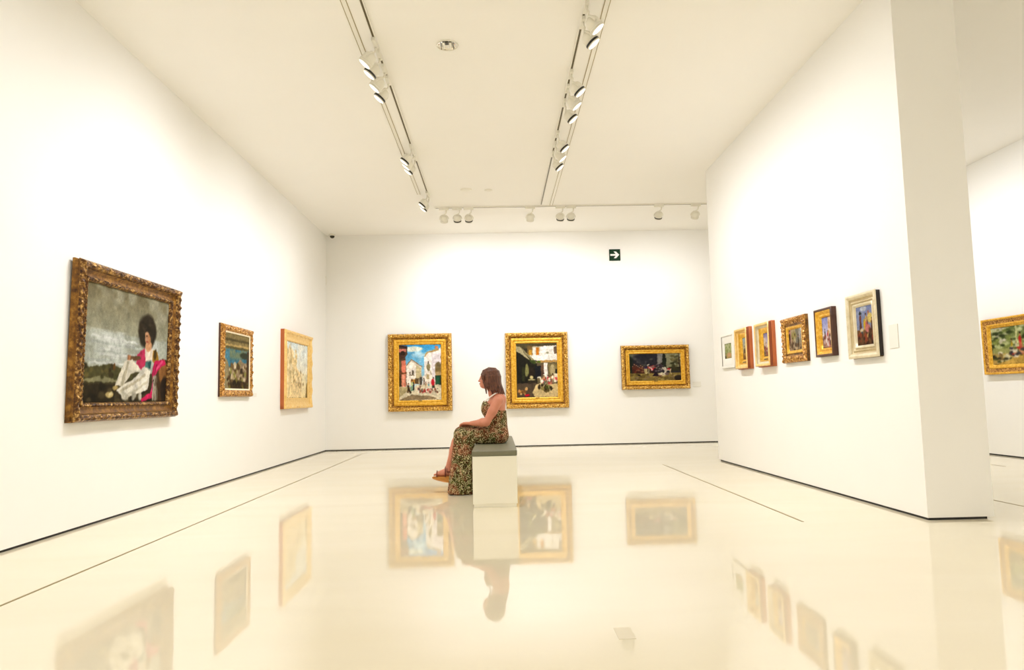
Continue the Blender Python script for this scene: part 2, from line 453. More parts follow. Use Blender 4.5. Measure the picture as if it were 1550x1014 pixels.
a.ell(.717, .607, .034, .062, (212, 166, 128), .1, .2); a.ell(.735, .6, .014, .045, (178, 130, 92)); a.line([(.70, .622), (.712, .625)], .006, (70, 46, 34)); a.line([(.705, .575), (.72, .575)], .006, (176, 80, 70))
a.poly([(.80, .5), (.86, .49), (.88, .41), (.82, .37), (.79, .4)], (178, 136, 54)); a.ell(.83, .46, .02, .05, (84, 66, 30))
a.poly([(.70, .385), (.78, .385), (.775, .33), (.70, .325)], (84, 132, 124)); a.ell(.76, .36, .02, .03, (52, 92, 90))
a.poly([(.48, .43), (.52, .43), (.51, .36), (.47, .35)], (186, 132, 92))
a.poly([(.44, .37), (.54, .395), (.66, .30), (.52, .26), (.44, .14), (.35, .155)], (232, 226, 208)); a.poly([(.47, .37), (.5, .38), (.44, .14), (.41, .15)], (196, 188, 164))
a.poly([(.68, .33), (.78, .31), (.74, .12), (.44, .045), (.36, .11), (.56, .22)], (238, 233, 218)); a.line([(.7, .26), (.42, .1)], .012, (202, 194, 170)); a.line([(.74, .2), (.5, .07)], .01, (212, 206, 184))
a.dabs(.44, .04, .68, .10, 14, .02, [(214, 208, 190), (190, 186, 168)])
a.ell(.35, .135, .035, .02, (178, 158, 104)); a.ell(.29, .075, .045, .028, (196, 176, 122)); a.ell(.3, .085, .02, .012, (226, 214, 170))
a.poly([(.83, .40), (.96, .425), (.985, .37), (.9, .33), (.84, .26), (.78, .09), (.66, .04), (.68, .015), (.82, .05), (.8, .24), (.8, .33)], (208, 44, 100)); a.line([(.93, .4), (.84, .3), (.8, .12)], .012, (236, 96, 142)); a.line([(.86, .36), (.81, .2)], .008, (160, 28, 76))
a.poly([(.815, .2), (.862, .2), (.885, .09), (.89, .03), (.81, .02)], (132, 122, 102)); a.ell(.835, .225, .03, .042, (176, 166, 146)); a.ell(.862, .215, .012, .035, (110, 96, 76)); a.line([(.828, .17), (.826, .03)], .011, (200, 190, 170)); a.line([(.85, .15), (.853, .03)], .009, (190, 180, 158)); a.ell(.822, .215, .01, .012, (54, 44, 36))
put_canvas(r, a, 1.395, .985, .138, .02, .66)

# --- left wall, second: dark castle view with a pale slip
w_, h_ = 1.02, .872
r = picture((XL, 8.75, 1.02), LEFT, 'small carved gilt framed castle painting with teal sky, middle of the left wall', group='pictures on the left wall')
frame_of(r, w_, h_, [
    ('side_panel', 'dark_wood', [(0, 0), (0, .022)], 2, None),
    ('outer_moulding', 'gilt_brown', [(0, .022), (.006, .036), (.035, .046), (.06, .044), (.082, .04)], 5, leaves(.002, .08, .026, .095, 2.2, .5)),
    ('slip', 'cream_slip', [(.082, .04), (.096, .04), (.102, .03)], 1, None)], 23, .008)
backboard(r, w_ - .02, h_ - .02, .012)
a = Art(.82, .68, 110, 22)
a.grad(0, 1, (70, 62, 40), (150, 132, 86)); a.rect(0, .8, 1, 1, (142, 126, 84)); a.rect(0, .86, 1, .9, (92, 82, 52)); a.rect(0, .76, 1, .8, (196, 170, 110)); a.rect(0, .72, 1, .765, (104, 96, 60))  # olive and gold bands at the top paint in a glass reflection
a.poly([(0, .72), (1, .72), (1, .3), (0, .4)], (70, 122, 142)); a.clouds(.5, .72, (130, 140, 108), .45, .9, 5); a.rect(.0, .42, .2, .7, (86, 134, 150))
a.poly([(.3, .42), (.5, .47), (.62, .55), (.74, .48), (.95, .5), (1, .3), (.9, .1), (.2, .1)], (156, 136, 108)); a.poly([(0, .55), (.1, .5), (.2, .35), (.2, 0), (0, 0)], (152, 140, 106))
a.dabs(.2, .1, .95, .45, 70, .035, [(120, 96, 62), (206, 190, 160), (90, 72, 46), (188, 170, 132), (150, 146, 80)])
a.rect(.62, .28, .72, .38, (66, 52, 36)); a.poly([(.2, 0), (1, 0), (1, .12), (.5, .16), (.2, .1)], (74, 60, 36)); a.dabs(.1, 0, 1, .2, 30, .03, [(48, 40, 24), (122, 112, 52), (96, 70, 44)])
a.poly([(.9, .7), (1, .72), (1, .1), (.88, .12)], (84, 62, 42)); a.ell(.78, .62, .18, .06, (64, 70, 52))
put_canvas(r, a, .825, .68, .096, .032, .78)

# --- left wall, third: pale tower in a light frame with an orange side
w_, h_ = 1.54, 1.215
r = picture((XL, 11.35, .834), LEFT, 'pale gold framed cream tower painting with orange frame side, left wall near the corner', group='pictures on the left wall')
frame_of(r, w_, h_, [
    ('side_panel', 'orange_wood', [(0, 0), (0, .058)], 2, None),
    ('outer_moulding', 'gilt_pale', [(0, .058), (.01, .068), (.03, .07), (.05, .062), (.06, .056)], 4, leaves(0, .06, .024, .26, 1.2, .25)),
    ('cove_moulding', 'gilt_pale', [(.06, .056), (.075, .052), (.1, .044), (.125, .042), (.13, .046), (.145, .046)], 1, None),
    ('inner_moulding', 'gilt_pale', [(.145, .046), (.155, .05), (.165, .042), (.172, .03)], 3, beads(.145, .166, .006, .03))], 31)
backboard(r, w_ - .02, h_ - .02, .012)
a = Art(1.2, .94, 110, 23)
a.grad(0, 1, (232, 214, 168), (206, 214, 214)); a.grad(.45, 1, (232, 228, 212), (212, 222, 224)); a.clouds(.5, 1, (234, 230, 216), .5, .6, 4)
a.poly([(0, 0), (0, .9), (.1, .86), (.16, .95), (.22, .8), (.3, .72), (.36, .74), (.42, .6), (.5, .52), (.62, .46), (.7, .38), (.7, 0)], (228, 206, 160)); a.dabs(.02, .3, .5, .85, 44, .05, [(236, 216, 172), (214, 192, 144), (204, 184, 140), (230, 214, 178)])
a.line([(.2, .96), (.22, .62)], .012, (150, 130, 92)); a.dabs(.3, .2, .8, .5, 30, .03, [(176, 156, 116), (160, 140, 100), (238, 222, 184)])
for q in range(7): a.figure(.24 + .075 * q, .14 + .03 * (q % 3), .13, (186, 156, 120), (214, 190, 148))
a.poly([(.9, 0), (1, 0), (1, .3), (.95, .28)], (150, 128, 76))
put_canvas(r, a, 1.205, .885, .166, .034, .98)

# --- back wall: two tall pictures and a wide one
def grand(loc, label, w, h, seed, inset_scale=1.):
    k = inset_scale
    r = picture(loc, BACK, label, group='gilt framed pictures on the back wall')
    frame_of(r, w, h, [
        ('side_panel', 'bole', [(0, 0), (0, .055)], 2, None),
        ('outer_moulding', 'gilt_carved', [(0, .055), (.012 * k, .075), (.04 * k, .082), (.07 * k, .07), (.08 * k, .05)], 6, leaves(.004 * k, .078 * k, .046, .105, 2.0, .5)),
        ('cove_moulding', 'gilt_brown', [(.08 * k, .05), (.086 * k, .034), (.096 * k, .03), (.104 * k, .036), (.108 * k, .048)], 1, None),  # brown here paints in the shadow line between carving and frieze
        ('frieze', 'gilt_bright', [(.108 * k, .048), (.125 * k, .05), (.15 * k, .05), (.162 * k, .044)], 4, leaves(.112 * k, .16 * k, .009, .05, 2.4, .5)),
        ('inner_moulding', 'gilt_bright', [(.162 * k, .044), (.17 * k, .036), (.178 * k, .052), (.192 * k, .05), (.2 * k, .034), (.208 * k, .03)], 1, None)], seed, .011)
    backboard(r, w - .02, h - .02, .012)
    return r
w_, h_ = 1.215, 1.475
r = grand((-1.475, YB, .709), 'tall gilt framed painting of a sunny white street, left end of back wall', w_, h_, 41)
plate(r, 0, .196, .048)
a = Art(.80, 1.06, 130, 31)
a.grad(0, .25, (168, 158, 138), (214, 204, 180)); a.grad(.2, 1, (206, 226, 232), (70, 162, 216)); a.ell(.34, .92, .22, .05, (226, 232, 220)); a.clouds(.62, .9, (214, 234, 240), .55, .7, 5)
a.poly([(.17, .26), (.17, .62), (.3, .73), (.42, .67), (.53, .6), (.55, .3)], (226, 216, 200)); a.poly([(.19, .3), (.19, .6), (.3, .7), (.4, .64), (.4, .3)], (240, 232, 222)); a.line([(.18, .63), (.3, .735), (.54, .6)], .012, (150, 112, 72)); a.poly([(.4, .3), (.4, .64), (.53, .57), (.55, .3)], (198, 184, 148))
a.rect(.25, .46, .28, .52, (110, 100, 90)); a.rect(.31, .46, .35, .54, (100, 90, 80)); a.rect(.24, .44, .37, .46, (150, 138, 120))
a.poly([(.6, .22), (.6, .78), (.7, .87), (.95, .91), (1, .96), (1, .2)], (240, 234, 228)); a.poly([(.6, .78), (.66, .87), (.95, .93), (.95, .89), (.7, .85), (.64, .79)], (186, 158, 106)); a.rect(.86, .92, .93, .975, (206, 140, 100)); a.poly([(.78, .4), (.78, .82), (.96, .86), (1, .84), (1, .4)], (226, 218, 222))
a.rect(.685, .62, .71, .70, (70, 66, 60)); a.ell(.7, .59, .045, .07, (140, 130, 96)); a.line([(.72, .56), (.76, .46)], .012, (172, 156, 130))
a.ell(.93, .61, .07, .07, (128, 112, 80)); a.rect(.86, .5, 1, .58, (136, 116, 74)); a.rect(.86, .42, 1, .5, (190, 164, 118)); a.rect(.86, .26, 1, .44, (58, 70, 52)); a.rect(.88, .28, .96, .43, (44, 96, 70))
a.poly([(.56, .28), (.56, .42), (.68, .5), (.78, .44), (.78, .26)], (236, 226, 214)); a.rect(.65, .38, .71, .46, (186, 170, 130))
a.rect(.38, .29, .46, .4, (104, 84, 62)); a.rect(.28, .3, .38, .38, (196, 142, 70)); a.rect(.48, .28, .55, .42, (96, 88, 80)); a.rect(.58, .28, .6, .4, (90, 80, 70))
a.poly([(0, .24), (0, 1), (.2, .95), (.2, .84), (.16, .78), (.18, .24)], (96, 74, 58)); a.poly([(0, .97), (.21, .93), (.2, .98), (0, 1)], (66, 50, 46)); a.rect(0, .87, .17, .93, (206, 128, 112)); a.ell(.085, .84, .055, .055, (60, 46, 40)); a.rect(.03, .76, .14, .82, (88, 64, 52))
a.rect(.06, .5, .16, .72, (222, 134, 110)); a.rect(.0, .48, .18, .51, (120, 80, 56)); a.rect(.06, .24, .16, .48, (218, 142, 116)); a.rect(.09, .25, .11, .48, (236, 176, 150)); a.rect(.0, .26, .05, .46, (84, 72, 48)); a.rect(.0, .54, .05, .7, (120, 104, 72))
a.poly([(0, 0), (1, 0), (1, .27), (.6, .28), (.4, .27), (.3, .2), (.2, .25), (0, .25)], (216, 206, 180)); a.poly([(0, .06), (.22, .18), (.35, .24), (.0, .24)], (186, 172, 132)); a.poly([(0, .0), (.9, .02), (.78, .07), (.3, .1), (.1, .05)], (146, 128, 100))
a.figure(.31, .17, .2, (190, 200, 150), (120, 150, 130)); a.figure(.22, .14, .17, (86, 64, 50), (110, 92, 70)); a.rect(.33, .18, .36, .33, (50, 52, 60)); a.dabs(.18, .14, .28, .2, 8, .02, [(70, 56, 44), (120, 100, 72)])
a.figure(.81, .2, .2, (196, 52, 56), (70, 66, 54)); a.ell(.8, .32, .04, .06, (204, 48, 60))
for (x, y, c) in ((.5, .16, (150, 120, 100)), (.63, .2, (180, 150, 120)), (.7, .19, (110, 150, 160))): a.figure(x, y, .13, c, (210, 196, 170))
a.ell(.72, .19, .07, .045, (206, 212, 204)); a.dabs(.44, .14, .92, .2, 46, .02, [(230, 220, 200), (150, 92, 72), (120, 100, 80), (206, 150, 130), (90, 96, 88), (236, 232, 220), (180, 70, 70)])
put_canvas(r, a, .802, 1.062, .206, .03, .92)

w_, h_ = 1.198, 1.45
r = grand((.756, YB, .717), 'tall gilt framed painting of a shaded courtyard, behind the seated woman', w_, h_, 42)
plate(r, 0, .196, .048)
a = Art(.79, 1.03, 130, 32)
a.grad(0, 1, (84, 74, 60), (58, 54, 42)); a.rect(0, .9, 1, 1, (86, 78, 54)); a.poly([(.4, .68), (.5, .94), (1, .95), (1, .68)], (236, 230, 220)); a.poly([(.32, .78), (.34, .94), (.6, .94), (.56, .78)], (196, 182, 150)); a.rect(.27, .76, .4, .95, (120, 98, 60)); a.rect(.31, .78, .39, .88, (204, 158, 62)); a.rect(.49, .78, .56, .92, (196, 124, 40)); a.rect(.92, .8, 1, .93, (116, 96, 80)); a.rect(.41, .78, .48, .92, (240, 228, 214)); a.ell(.76, .82, .035, .02, (160, 158, 128))
a.rect(.38, .69, 1, .78, (240, 236, 228)); a.poly([(.38, .79), (.38, .7), (.28, .76)], (214, 206, 186))
a.poly([(0, .98), (.05, .96), (.45, .62), (.5, .6), (.5, .64), (.12, .93)], (150, 140, 104)); a.poly([(0, .96), (0, .86), (.3, .7), (.36, .66), (.28, .74), (.1, .93)], (178, 168, 132)); a.poly([(0, .85), (.3, .69), (.5, .62), (.5, .2), (0, .2)], (44, 42, 34)); a.poly([(.28, .7), (.44, .68), (.5, .62), (.42, .61)], (70, 82, 42))
a.rect(.5, .64, 1, .68, (184, 148, 90)); a.ell(.55, .65, .05, .03, (92, 110, 42)); a.poly([(.5, .25), (.5, .64), (1, .64), (1, .25)], (110, 98, 72)); a.rect(.46, .36, .6, .58, (38, 40, 44)); a.rect(.6, .34, .68, .6, (108, 84, 66)); a.rect(.67, .33, .76, .63, (238, 230, 222)); a.poly([(.78, .62), (1, .6), (1, .4), (.8, .4)], (134, 120, 80)); a.ell(.88, .5, .06, .1, (176, 162, 122)); a.rect(.95, .44, 1, .52, (40, 40, 36)); a.rect(.92, .3, 1, .44, (220, 208, 186))
a.ell(.255, .5, .045, .12, (140, 138, 88)); a.rect(.13, .3, .2, .56, (60, 62, 40)); a.rect(.3, .36, .42, .56, (54, 46, 36)); a.ell(.37, .37, .04, .03, (208, 196, 140)); a.ell(.37, .325, .09, .02, (176, 166, 120)); a.rect(.26, .24, .48, .31, (62, 54, 42))
a.rect(0, 0, 1, .26, (92, 78, 62)); a.poly([(.38, .08), (.46, .22), (.6, .27), (1, .24), (1, 0), (.46, 0)], (206, 184, 136)); a.poly([(.52, .18), (.66, .24), (.9, .16), (.72, .08)], (96, 82, 48)); a.dabs(.54, .14, .86, .22, 26, .03, [(72, 78, 38), (140, 126, 76), (206, 196, 150), (58, 44, 30)])
a.line([(.52, .36), (.58, .37), (.6, .28)], .022, (220, 214, 190)); a.figure(.66, .24, .2, (120, 112, 90), (110, 116, 100), (232, 220, 200)); a.figure(.76, .26, .14, (214, 60, 84), (236, 200, 200)); a.dabs(.62, .24, .98, .36, 30, .022, [(236, 226, 206), (190, 70, 74), (206, 150, 110), (110, 96, 72), (244, 238, 226)]); a.figure(.88, .26, .17, (230, 222, 200), (160, 140, 110))
a.ell(.12, .1, .07, .04, (190, 138, 76)); a.dabs(.04, .06, .24, .16, 10, .025, [(204, 150, 90), (120, 84, 50), (226, 190, 130)]); a.ell(.25, .045, .06, .022, (190, 24, 52))
put_canvas(r, a, .786, 1.038, .206, .03, .86)

w_, h_ = 1.31, .845
r = grand((3.035, YB, 1.031), 'wide gilt framed painting of a dark crowded scene, right end of back wall', w_, h_, 43, .78)
plate(r, 0, .152, .048)
a = Art(.99, .53, 160, 33)
a.grad(0, 1, (132, 116, 66), (54, 52, 58)); a.rect(0, .28, 1, 1, (54, 52, 58)); a.rect(0, .25, .06, 1, (42, 50, 40)); a.rect(.54, .5, .66, 1, (140, 138, 132)); a.rect(.68, .4, 1, 1, (152, 150, 118)); a.clouds(.5, 1, (170, 170, 142), .6, .5, 6)
a.rect(.64, .42, .72, .82, (50, 54, 42)); a.ell(.675, .88, .028, .12, (44, 46, 38)); a.poly([(.5, .5), (.6, .62), (.64, .68), (.64, .4), (.5, .4)], (60, 54, 50)); a.poly([(.76, .34), (1, .34), (1, .5), (.76, .5)], (66, 62, 42)); a.dabs(.82, .5, 1, .9, 26, .035, [(96, 94, 66), (70, 70, 46), (180, 182, 160), (120, 112, 76)]); a.line([(.96, 1), (.98, .3)], .01, (70, 54, 44)); a.line([(.92, .7), (.97, .6)], .006, (70, 54, 44))
a.rect(0, 0, 1, .29, (140, 122, 68)); a.dabs(.0, .0, 1, .27, 60, .04, [(160, 140, 80), (112, 94, 52), (176, 156, 92), (136, 116, 84)]); a.ell(.94, .1, .08, .1, (62, 52, 42)); a.poly([(.14, .24), (.21, .23), (.2, .17), (.15, .2)], (40, 34, 30))
for q in range(13): a.figure(.06 + .032 * q, .28, .30 + .03 * ((q * 7) % 4) - .012 * q, (92, 52, 40), (72, 42, 36), (196, 150, 118))
a.dabs(.06, .3, .4, .5, 40, .018, [(96, 56, 42), (120, 60, 44), (70, 44, 38), (140, 100, 74)])
a.poly([(.27, .46), (.33, .5), (.35, .3), (.31, .25), (.29, .3)], (196, 180, 128)); a.figure(.37, .26, .28, (160, 150, 112), (140, 132, 100)); a.ell(.31, .48, .03, .03, (70, 50, 96)); a.line([(.34, .57), (.38, .6)], .014, (232, 224, 200))
a.poly([(.34, .5), (.44, .56), (.51, .56), (.5, .44), (.44, .38), (.38, .44)], (206, 60, 66)); a.poly([(.38, .52), (.5, .56), (.5, .5), (.4, .46)], (132, 110, 100)); a.line([(.38, .5), (.43, .44), (.43, .39)], .014, (236, 206, 196))
a.poly([(.46, .46), (.5, .48), (.54, .3), (.57, .18), (.44, .17), (.47, .28)], (50, 36, 44)); a.dabs(.5, .36, .64, .6, 24, .022, [(70, 58, 70), (160, 150, 140), (52, 46, 50), (100, 90, 96)])
a.poly([(.62, .48), (.7, .5), (.72, .36), (.68, .2), (.64, .22), (.68, .36)], (222, 210, 190)); a.poly([(.7, .38), (.8, .36), (.82, .42), (.76, .44)], (220, 204, 180)); a.ell(.76, .43, .035, .035, (172, 44, 52)); a.poly([(.55, .26), (.64, .32), (.66, .24), (.58, .2)], (220, 208, 176)); a.dabs(.56, .16, .68, .26, 12, .018, [(226, 212, 184), (190, 170, 130), (130, 80, 80)]); a.line([(.79, .36), (.8, .24)], .012, (206, 184, 140)); a.ell(.72, .25, .04, .05, (120, 100, 96))
put_canvas(r, a, .992, .528, .158, .03, .70)

# --- partition wall, from the far end towards the photographer
RG = 'small pictures on the partition wall'
r = picture((XP, 9.12, 1.262), RIGHT, 'tiny pale landscape in a flat white frame, farthest picture on the partition wall', group=RG)
frame_of(r, .52, .45, [('side_panel', 'mat_white', [(0, 0), (0, .03)], 2, None), ('frame_rail', 'mat_white', [(0, .03), (.02, .034), (.03, .03)], 2, None),
    ('mount', 'mat_white', [(.03, .022), (.12, .022), (.126, .018)], 1, None)], 51)
backboard(r, .50, .43, .01)
a = Art(.27, .22, 44, 41)
a.grad(0, .45, (190, 168, 110), (170, 170, 110)); a.grad(.4, 1, (170, 178, 120), (206, 214, 170)); a.dabs(0, .3, 1, .95, 30, .08, [(150, 160, 96), (190, 196, 140), (206, 206, 160)]); a.ell(.6, .25, .3, .14, (214, 172, 128)); a.ell(.08, .1, .1, .12, (70, 70, 50)); a.rect(0, .96, 1, 1, (90, 84, 60))
put_canvas(r, a, .272, .212, .119, .016, .66)

def deep_box(y, z, w, h, t, label, seed, slip):
    r = picture((XP, y, z), RIGHT, label, group=RG)
    frame_of(r, w, h, [
        ('side_panel', 'orange_wood', [(0, 0), (0, t * .5), (.008, t * .5)], 2, None),
        ('front_box', 'orange_dark', [(.008, t * .5), (.008, t * .9)], 2, None),
        ('outer_moulding', 'gilt_pale', [(.008, t * .9), (.014, t), (.03, t), (.036, t * .92)], 2, None),
        ('cove_moulding', slip, [(.036, t * .92), (.04, t * .6), (.062, t * .5)], 3, None),
        ('inner_moulding', 'gilt_bright', [(.062, t * .5), (.066, t * .56), (.09, t * .36), (.1, t * .38), (.115, t * .2), (.12, .012)], 1, None)], seed)
    backboard(r, w - .03, h - .02, .008)
    plate(r, 0, .085, t * .42, .1, .016)
    return r
r = deep_box(8.49, 1.222, .43, .508, .078, 'deep gilt shadow-box frame with orange side, next to the flat white frame', 52, 'gilt_pale')
a = Art(.19, .27, 40, 42)
a.grad(0, .5, (120, 90, 60), (206, 186, 140)); a.grad(.5, 1, (206, 196, 160), (170, 186, 190)); a.figure(.3, .12, .5, (60, 44, 36), (44, 34, 30)); a.figure(.65, .1, .42, (180, 90, 60), (150, 120, 90)); a.dabs(0, .0, 1, .3, 12, .1, [(150, 110, 70), (206, 170, 110)])
put_canvas(r, a, .19, .268, .12, .011, .66)
r = deep_box(7.80, 1.222, .44, .505, .08, 'deep gilt shadow-box frame with two-tone orange side, just left of the ornate carved frame', 53, 'gilt_silver')
a = Art(.2, .265, 40, 43)
a.grad(0, .5, (150, 120, 90), (226, 206, 186)); a.grad(.5, 1, (226, 214, 214), (150, 140, 180)); a.rect(0, .3, .3, .8, (230, 210, 190)); a.figure(.35, .14, .45, (120, 60, 60), (90, 70, 66)); a.figure(.6, .18, .4, (226, 206, 190), (180, 150, 120)); a.dabs(0, .1, 1, .45, 20, .08, [(170, 100, 90), (236, 220, 206), (100, 80, 76)])
put_canvas(r, a, .2, .265, .12, .011, .66)

w_, h_ = .57, .465
r = picture((XP, 7.045, 1.236), RIGHT, 'ornate carved gilt frame with grey street scene, fourth picture along the partition wall', group=RG)
frame_of(r, w_, h_, [
    ('side_panel', 'gilt_old', [(0, 0), (0, .03)], 2, None),
    ('outer_moulding', 'gilt_brown', [(0, .03), (.01, .036), (.03, .04), (.055, .036), (.07, .03)], 5, leaves(.0, .068, .02, .06, 2.2, .5)),
    ('cove_moulding', 'gilt_old', [(.07, .03), (.078, .022), (.088, .022), (.094, .028)], 1, None),
    ('inner_moulding', 'gilt_bright', [(.094, .028), (.104, .03), (.118, .02), (.124, .012)], 1, None)], 54, .006)
backboard(r, w_ - .02, h_ - .02, .008)
a = Art(.32, .29, 60, 44)
a.grad(0, .4, (186, 162, 128), (170, 150, 120)); a.grad(.35, 1, (160, 146, 120), (206, 204, 200)); a.rect(0, .45, .16, .95, (200, 150, 140)); a.rect(.16, .4, .5, .9, (176, 160, 124)); a.rect(.5, .35, .74, 1, (140, 134, 118)); a.rect(.74, .5, .9, .9, (176, 172, 168)); a.poly([(.86, .8), (1, .75), (1, 1), (.9, 1)], (232, 234, 236)); a.ell(.4, .62, .18, .14, (158, 148, 92)); a.figure(.06, .2, .66, (70, 52, 50), (120, 84, 70)); a.figure(.45, .18, .5, (206, 190, 150), (196, 180, 150)); a.figure(.7, .2, .45, (90, 84, 72), (110, 100, 84)); a.figure(.26, .16, .4, (150, 110, 90), (130, 104, 84)); a.dabs(0, .1, 1, .4, 34, .05, [(120, 96, 74), (206, 186, 150), (150, 130, 104), (90, 72, 56)])
put_canvas(r, a, .326, .292, .088, .011, .68)

w_, h_ = .345, .445
r = picture((XP, 6.36, 1.256), RIGHT, 'narrow dark brown and gold frame, left of the silver framed picture on the partition', group=RG)
frame_of(r, w_, h_, [
    ('side_panel', 'dark_wood', [(0, 0), (0, .046)], 2, None),
    ('outer_moulding', 'dark_wood', [(0, .046), (.006, .052), (.016, .052), (.022, .046)], 2, None),
    ('cove_moulding', 'gilt_bright', [(.022, .046), (.03, .044), (.046, .026), (.056, .024)], 2, None),
    ('inner_moulding', 'gilt_bright', [(.056, .024), (.06, .03), (.07, .028), (.08, .012)], 2, None)], 55)
backboard(r, w_ - .02, h_ - .02, .008)
a = Art(.19, .29, 44, 45)
a.grad(0, .4, (176, 140, 120), (206, 180, 170)); a.grad(.4, 1, (206, 200, 216), (150, 156, 210)); a.rect(.62, .4, 1, 1, (226, 196, 170)); a.dabs(.62, .4, 1, 1, 12, .06, [(206, 160, 110), (236, 220, 206)]); a.rect(0, .3, .3, .5, (230, 220, 216)); a.figure(.28, .28, .34, (60, 62, 76), (90, 84, 86)); a.figure(.55, .22, .34, (206, 74, 86), (236, 206, 200)); a.dabs(.05, .1, .95, .4, 26, .07, [(150, 90, 80), (230, 214, 206), (120, 96, 90), (206, 120, 110)])
put_canvas(r, a, .186, .286, .08, .011, .70)

w_, h_ = .48, .54
r = picture((XP, 5.693, 1.205), RIGHT, 'worn silver-white framed picture with black side, nearest on the partition wall', group=RG)
frame_of(r, w_, h_, [
    ('side_panel', 'black_wood', [(.006, 0), (.006, .036)], 2, None),
    ('outer_moulding', 'gilt_silver', [(.0, .036), (.004, .046), (.02, .048), (.034, .04), (.04, .034)], 4, beads(.004, .036, .003, .03)),
    ('cove_moulding', 'silver_cove_shade', [(.04, .034), (.044, .022), (.056, .018), (.062, .026), (.07, .03), (.074, .020), (.08, .018)], 2, None),
    ('inner_moulding', 'gilt_silver', [(.08, .018), (.088, .03), (.098, .026), (.106, .014), (.11, .01)], 2, None)], 56, .008)
backboard(r, w_ - .03, h_ - .03, .008)
a = Art(.26, .34, 66, 46)
a.grad(0, .45, (110, 78, 50), (130, 98, 66)); a.grad(.4, 1, (150, 160, 186), (128, 138, 180)); a.ell(.45, .9, .2, .06, (190, 196, 206)); a.clouds(.6, 1, (176, 184, 200), .55, .6, 6)
a.rect(.68, .6, .78, .84, (176, 120, 100)); a.rect(.6, .5, .7, .7, (120, 90, 84)); a.figure(.25, .42, .42, (130, 76, 60), (104, 64, 50)); a.ell(.25, .8, .08, .03, (50, 60, 50)); a.figure(.58, .42, .36, (216, 180, 110), (196, 110, 106)); a.ell(.48, .52, .06, .13, (214, 180, 60)); a.ell(.82, .66, .16, .12, (222, 200, 120)); a.ell(.65, .42, .15, .1, (202, 130, 122)); a.figure(.9, .36, .3, (110, 72, 50), (96, 62, 44)); a.ell(.3, .39, .09, .05, (222, 206, 170)); a.rect(.24, .26, .36, .36, (70, 84, 96)); a.ell(.58, .22, .14, .06, (226, 186, 120), .4); a.ell(.62, .15, .1, .04, (232, 214, 186), .4); a.dabs(0, 0, 1, .35, 34, .06, [(90, 62, 42), (140, 100, 62), (70, 48, 36), (156, 80, 52)])
put_canvas(r, a, .266, .346, .098, .011, .66)

# --- neighbouring room
w_, h_ = 1.52, .765
r = picture((XF, 8.845, 1.107), RIGHT, 'wide plain gilt framed garden painting in the neighbouring room, beyond the partition end')
frame_of(r, w_, h_, [
    ('side_panel', 'bole', [(0, 0), (0, .05)], 2, None),
    ('outer_moulding', 'gilt_bright', [(0, .05), (.008, .062), (.022, .062), (.03, .052)], 2, None),
    ('cove_moulding', 'gilt_brown', [(.03, .052), (.045, .044), (.07, .036), (.078, .034)], 2, None),
    ('inner_moulding', 'gilt_bright', [(.078, .034), (.084, .042), (.098, .042), (.106, .034), (.124, .022), (.132, .014)], 2, None)], 61)
backboard(r, w_ - .02, h_ - .02, .01)
a = Art(1.26, .5, 150, 51)
a.grad(0, .35, (206, 170, 96), (196, 176, 110)); a.grad(.3, 1, (176, 176, 110), (110, 124, 76)); a.rect(0, .5, .16, 1, (214, 206, 176)); a.rect(.1, .62, .26, .98, (222, 216, 190)); a.dabs(0, .35, 1, 1, 130, .04, [(84, 98, 50), (140, 150, 84), (190, 196, 140), (64, 74, 38), (206, 210, 160)])
a.rect(.355, .3, .38, 1, (206, 206, 150)); a.ell(.12, .3, .04, .05, (236, 226, 196)); a.rect(.1, .1, .15, .3, (140, 118, 76)); a.ell(.22, .2, .035, .09, (220, 214, 176)); a.dabs(0, 0, .3, .25, 26, .03, [(96, 100, 56), (206, 196, 150), (70, 66, 44)])
a.poly([(0, 0), (1, 0), (1, .2), (.5, .26), (.38, .3), (.25, .12)], (212, 176, 92)); a.figure(.42, .35, .46, (206, 60, 52), (216, 120, 90)); a.figure(.3, .3, .36, (196, 170, 60), (226, 220, 200)); a.figure(.36, .34, .24, (230, 220, 190), (236, 206, 180)); a.figure(.55, .32, .4, (90, 80, 100), (70, 64, 60)); a.ell(.33, .28, .08, .07, (64, 60, 66)); a.figure(.7, .3, .42, (220, 210, 180), (180, 80, 70)); a.dabs(.26, .2, .8, .42, 50, .03, [(206, 70, 60), (236, 226, 200), (76, 70, 74), (96, 104, 50), (222, 160, 120)])
put_canvas(r, a, 1.262, .508, .129, .013, .68)

# --- wall labels
def wall_label(loc, rz, w, h, label):
    o = box('wall_label', -w / 2, w / 2, -.006, 0, 0, h, M['label'], None, .0015, 1)
    o.location = loc; o.rotation_euler = (0, 0, rz); tag(o, label, 'label', 'white wall labels beside the pictures')
wall_label((XP, 5.30, 1.258), RIGHT, .12, .185, 'white card label right of the silver-white framed picture on the partition wall')
wall_label((XP, 6.62, 1.26), RIGHT, .10, .07, 'small white card label between the carved frame and the dark brown frame')
wall_label((XL, 9.46, 1.02), LEFT, .16, .05, 'white card label between the middle and farthest pictures of the left wall')
wall_label((3.83, YB, 1.06), BACK, .16, .10, 'white card label right of the wide dark painting on the back wall')

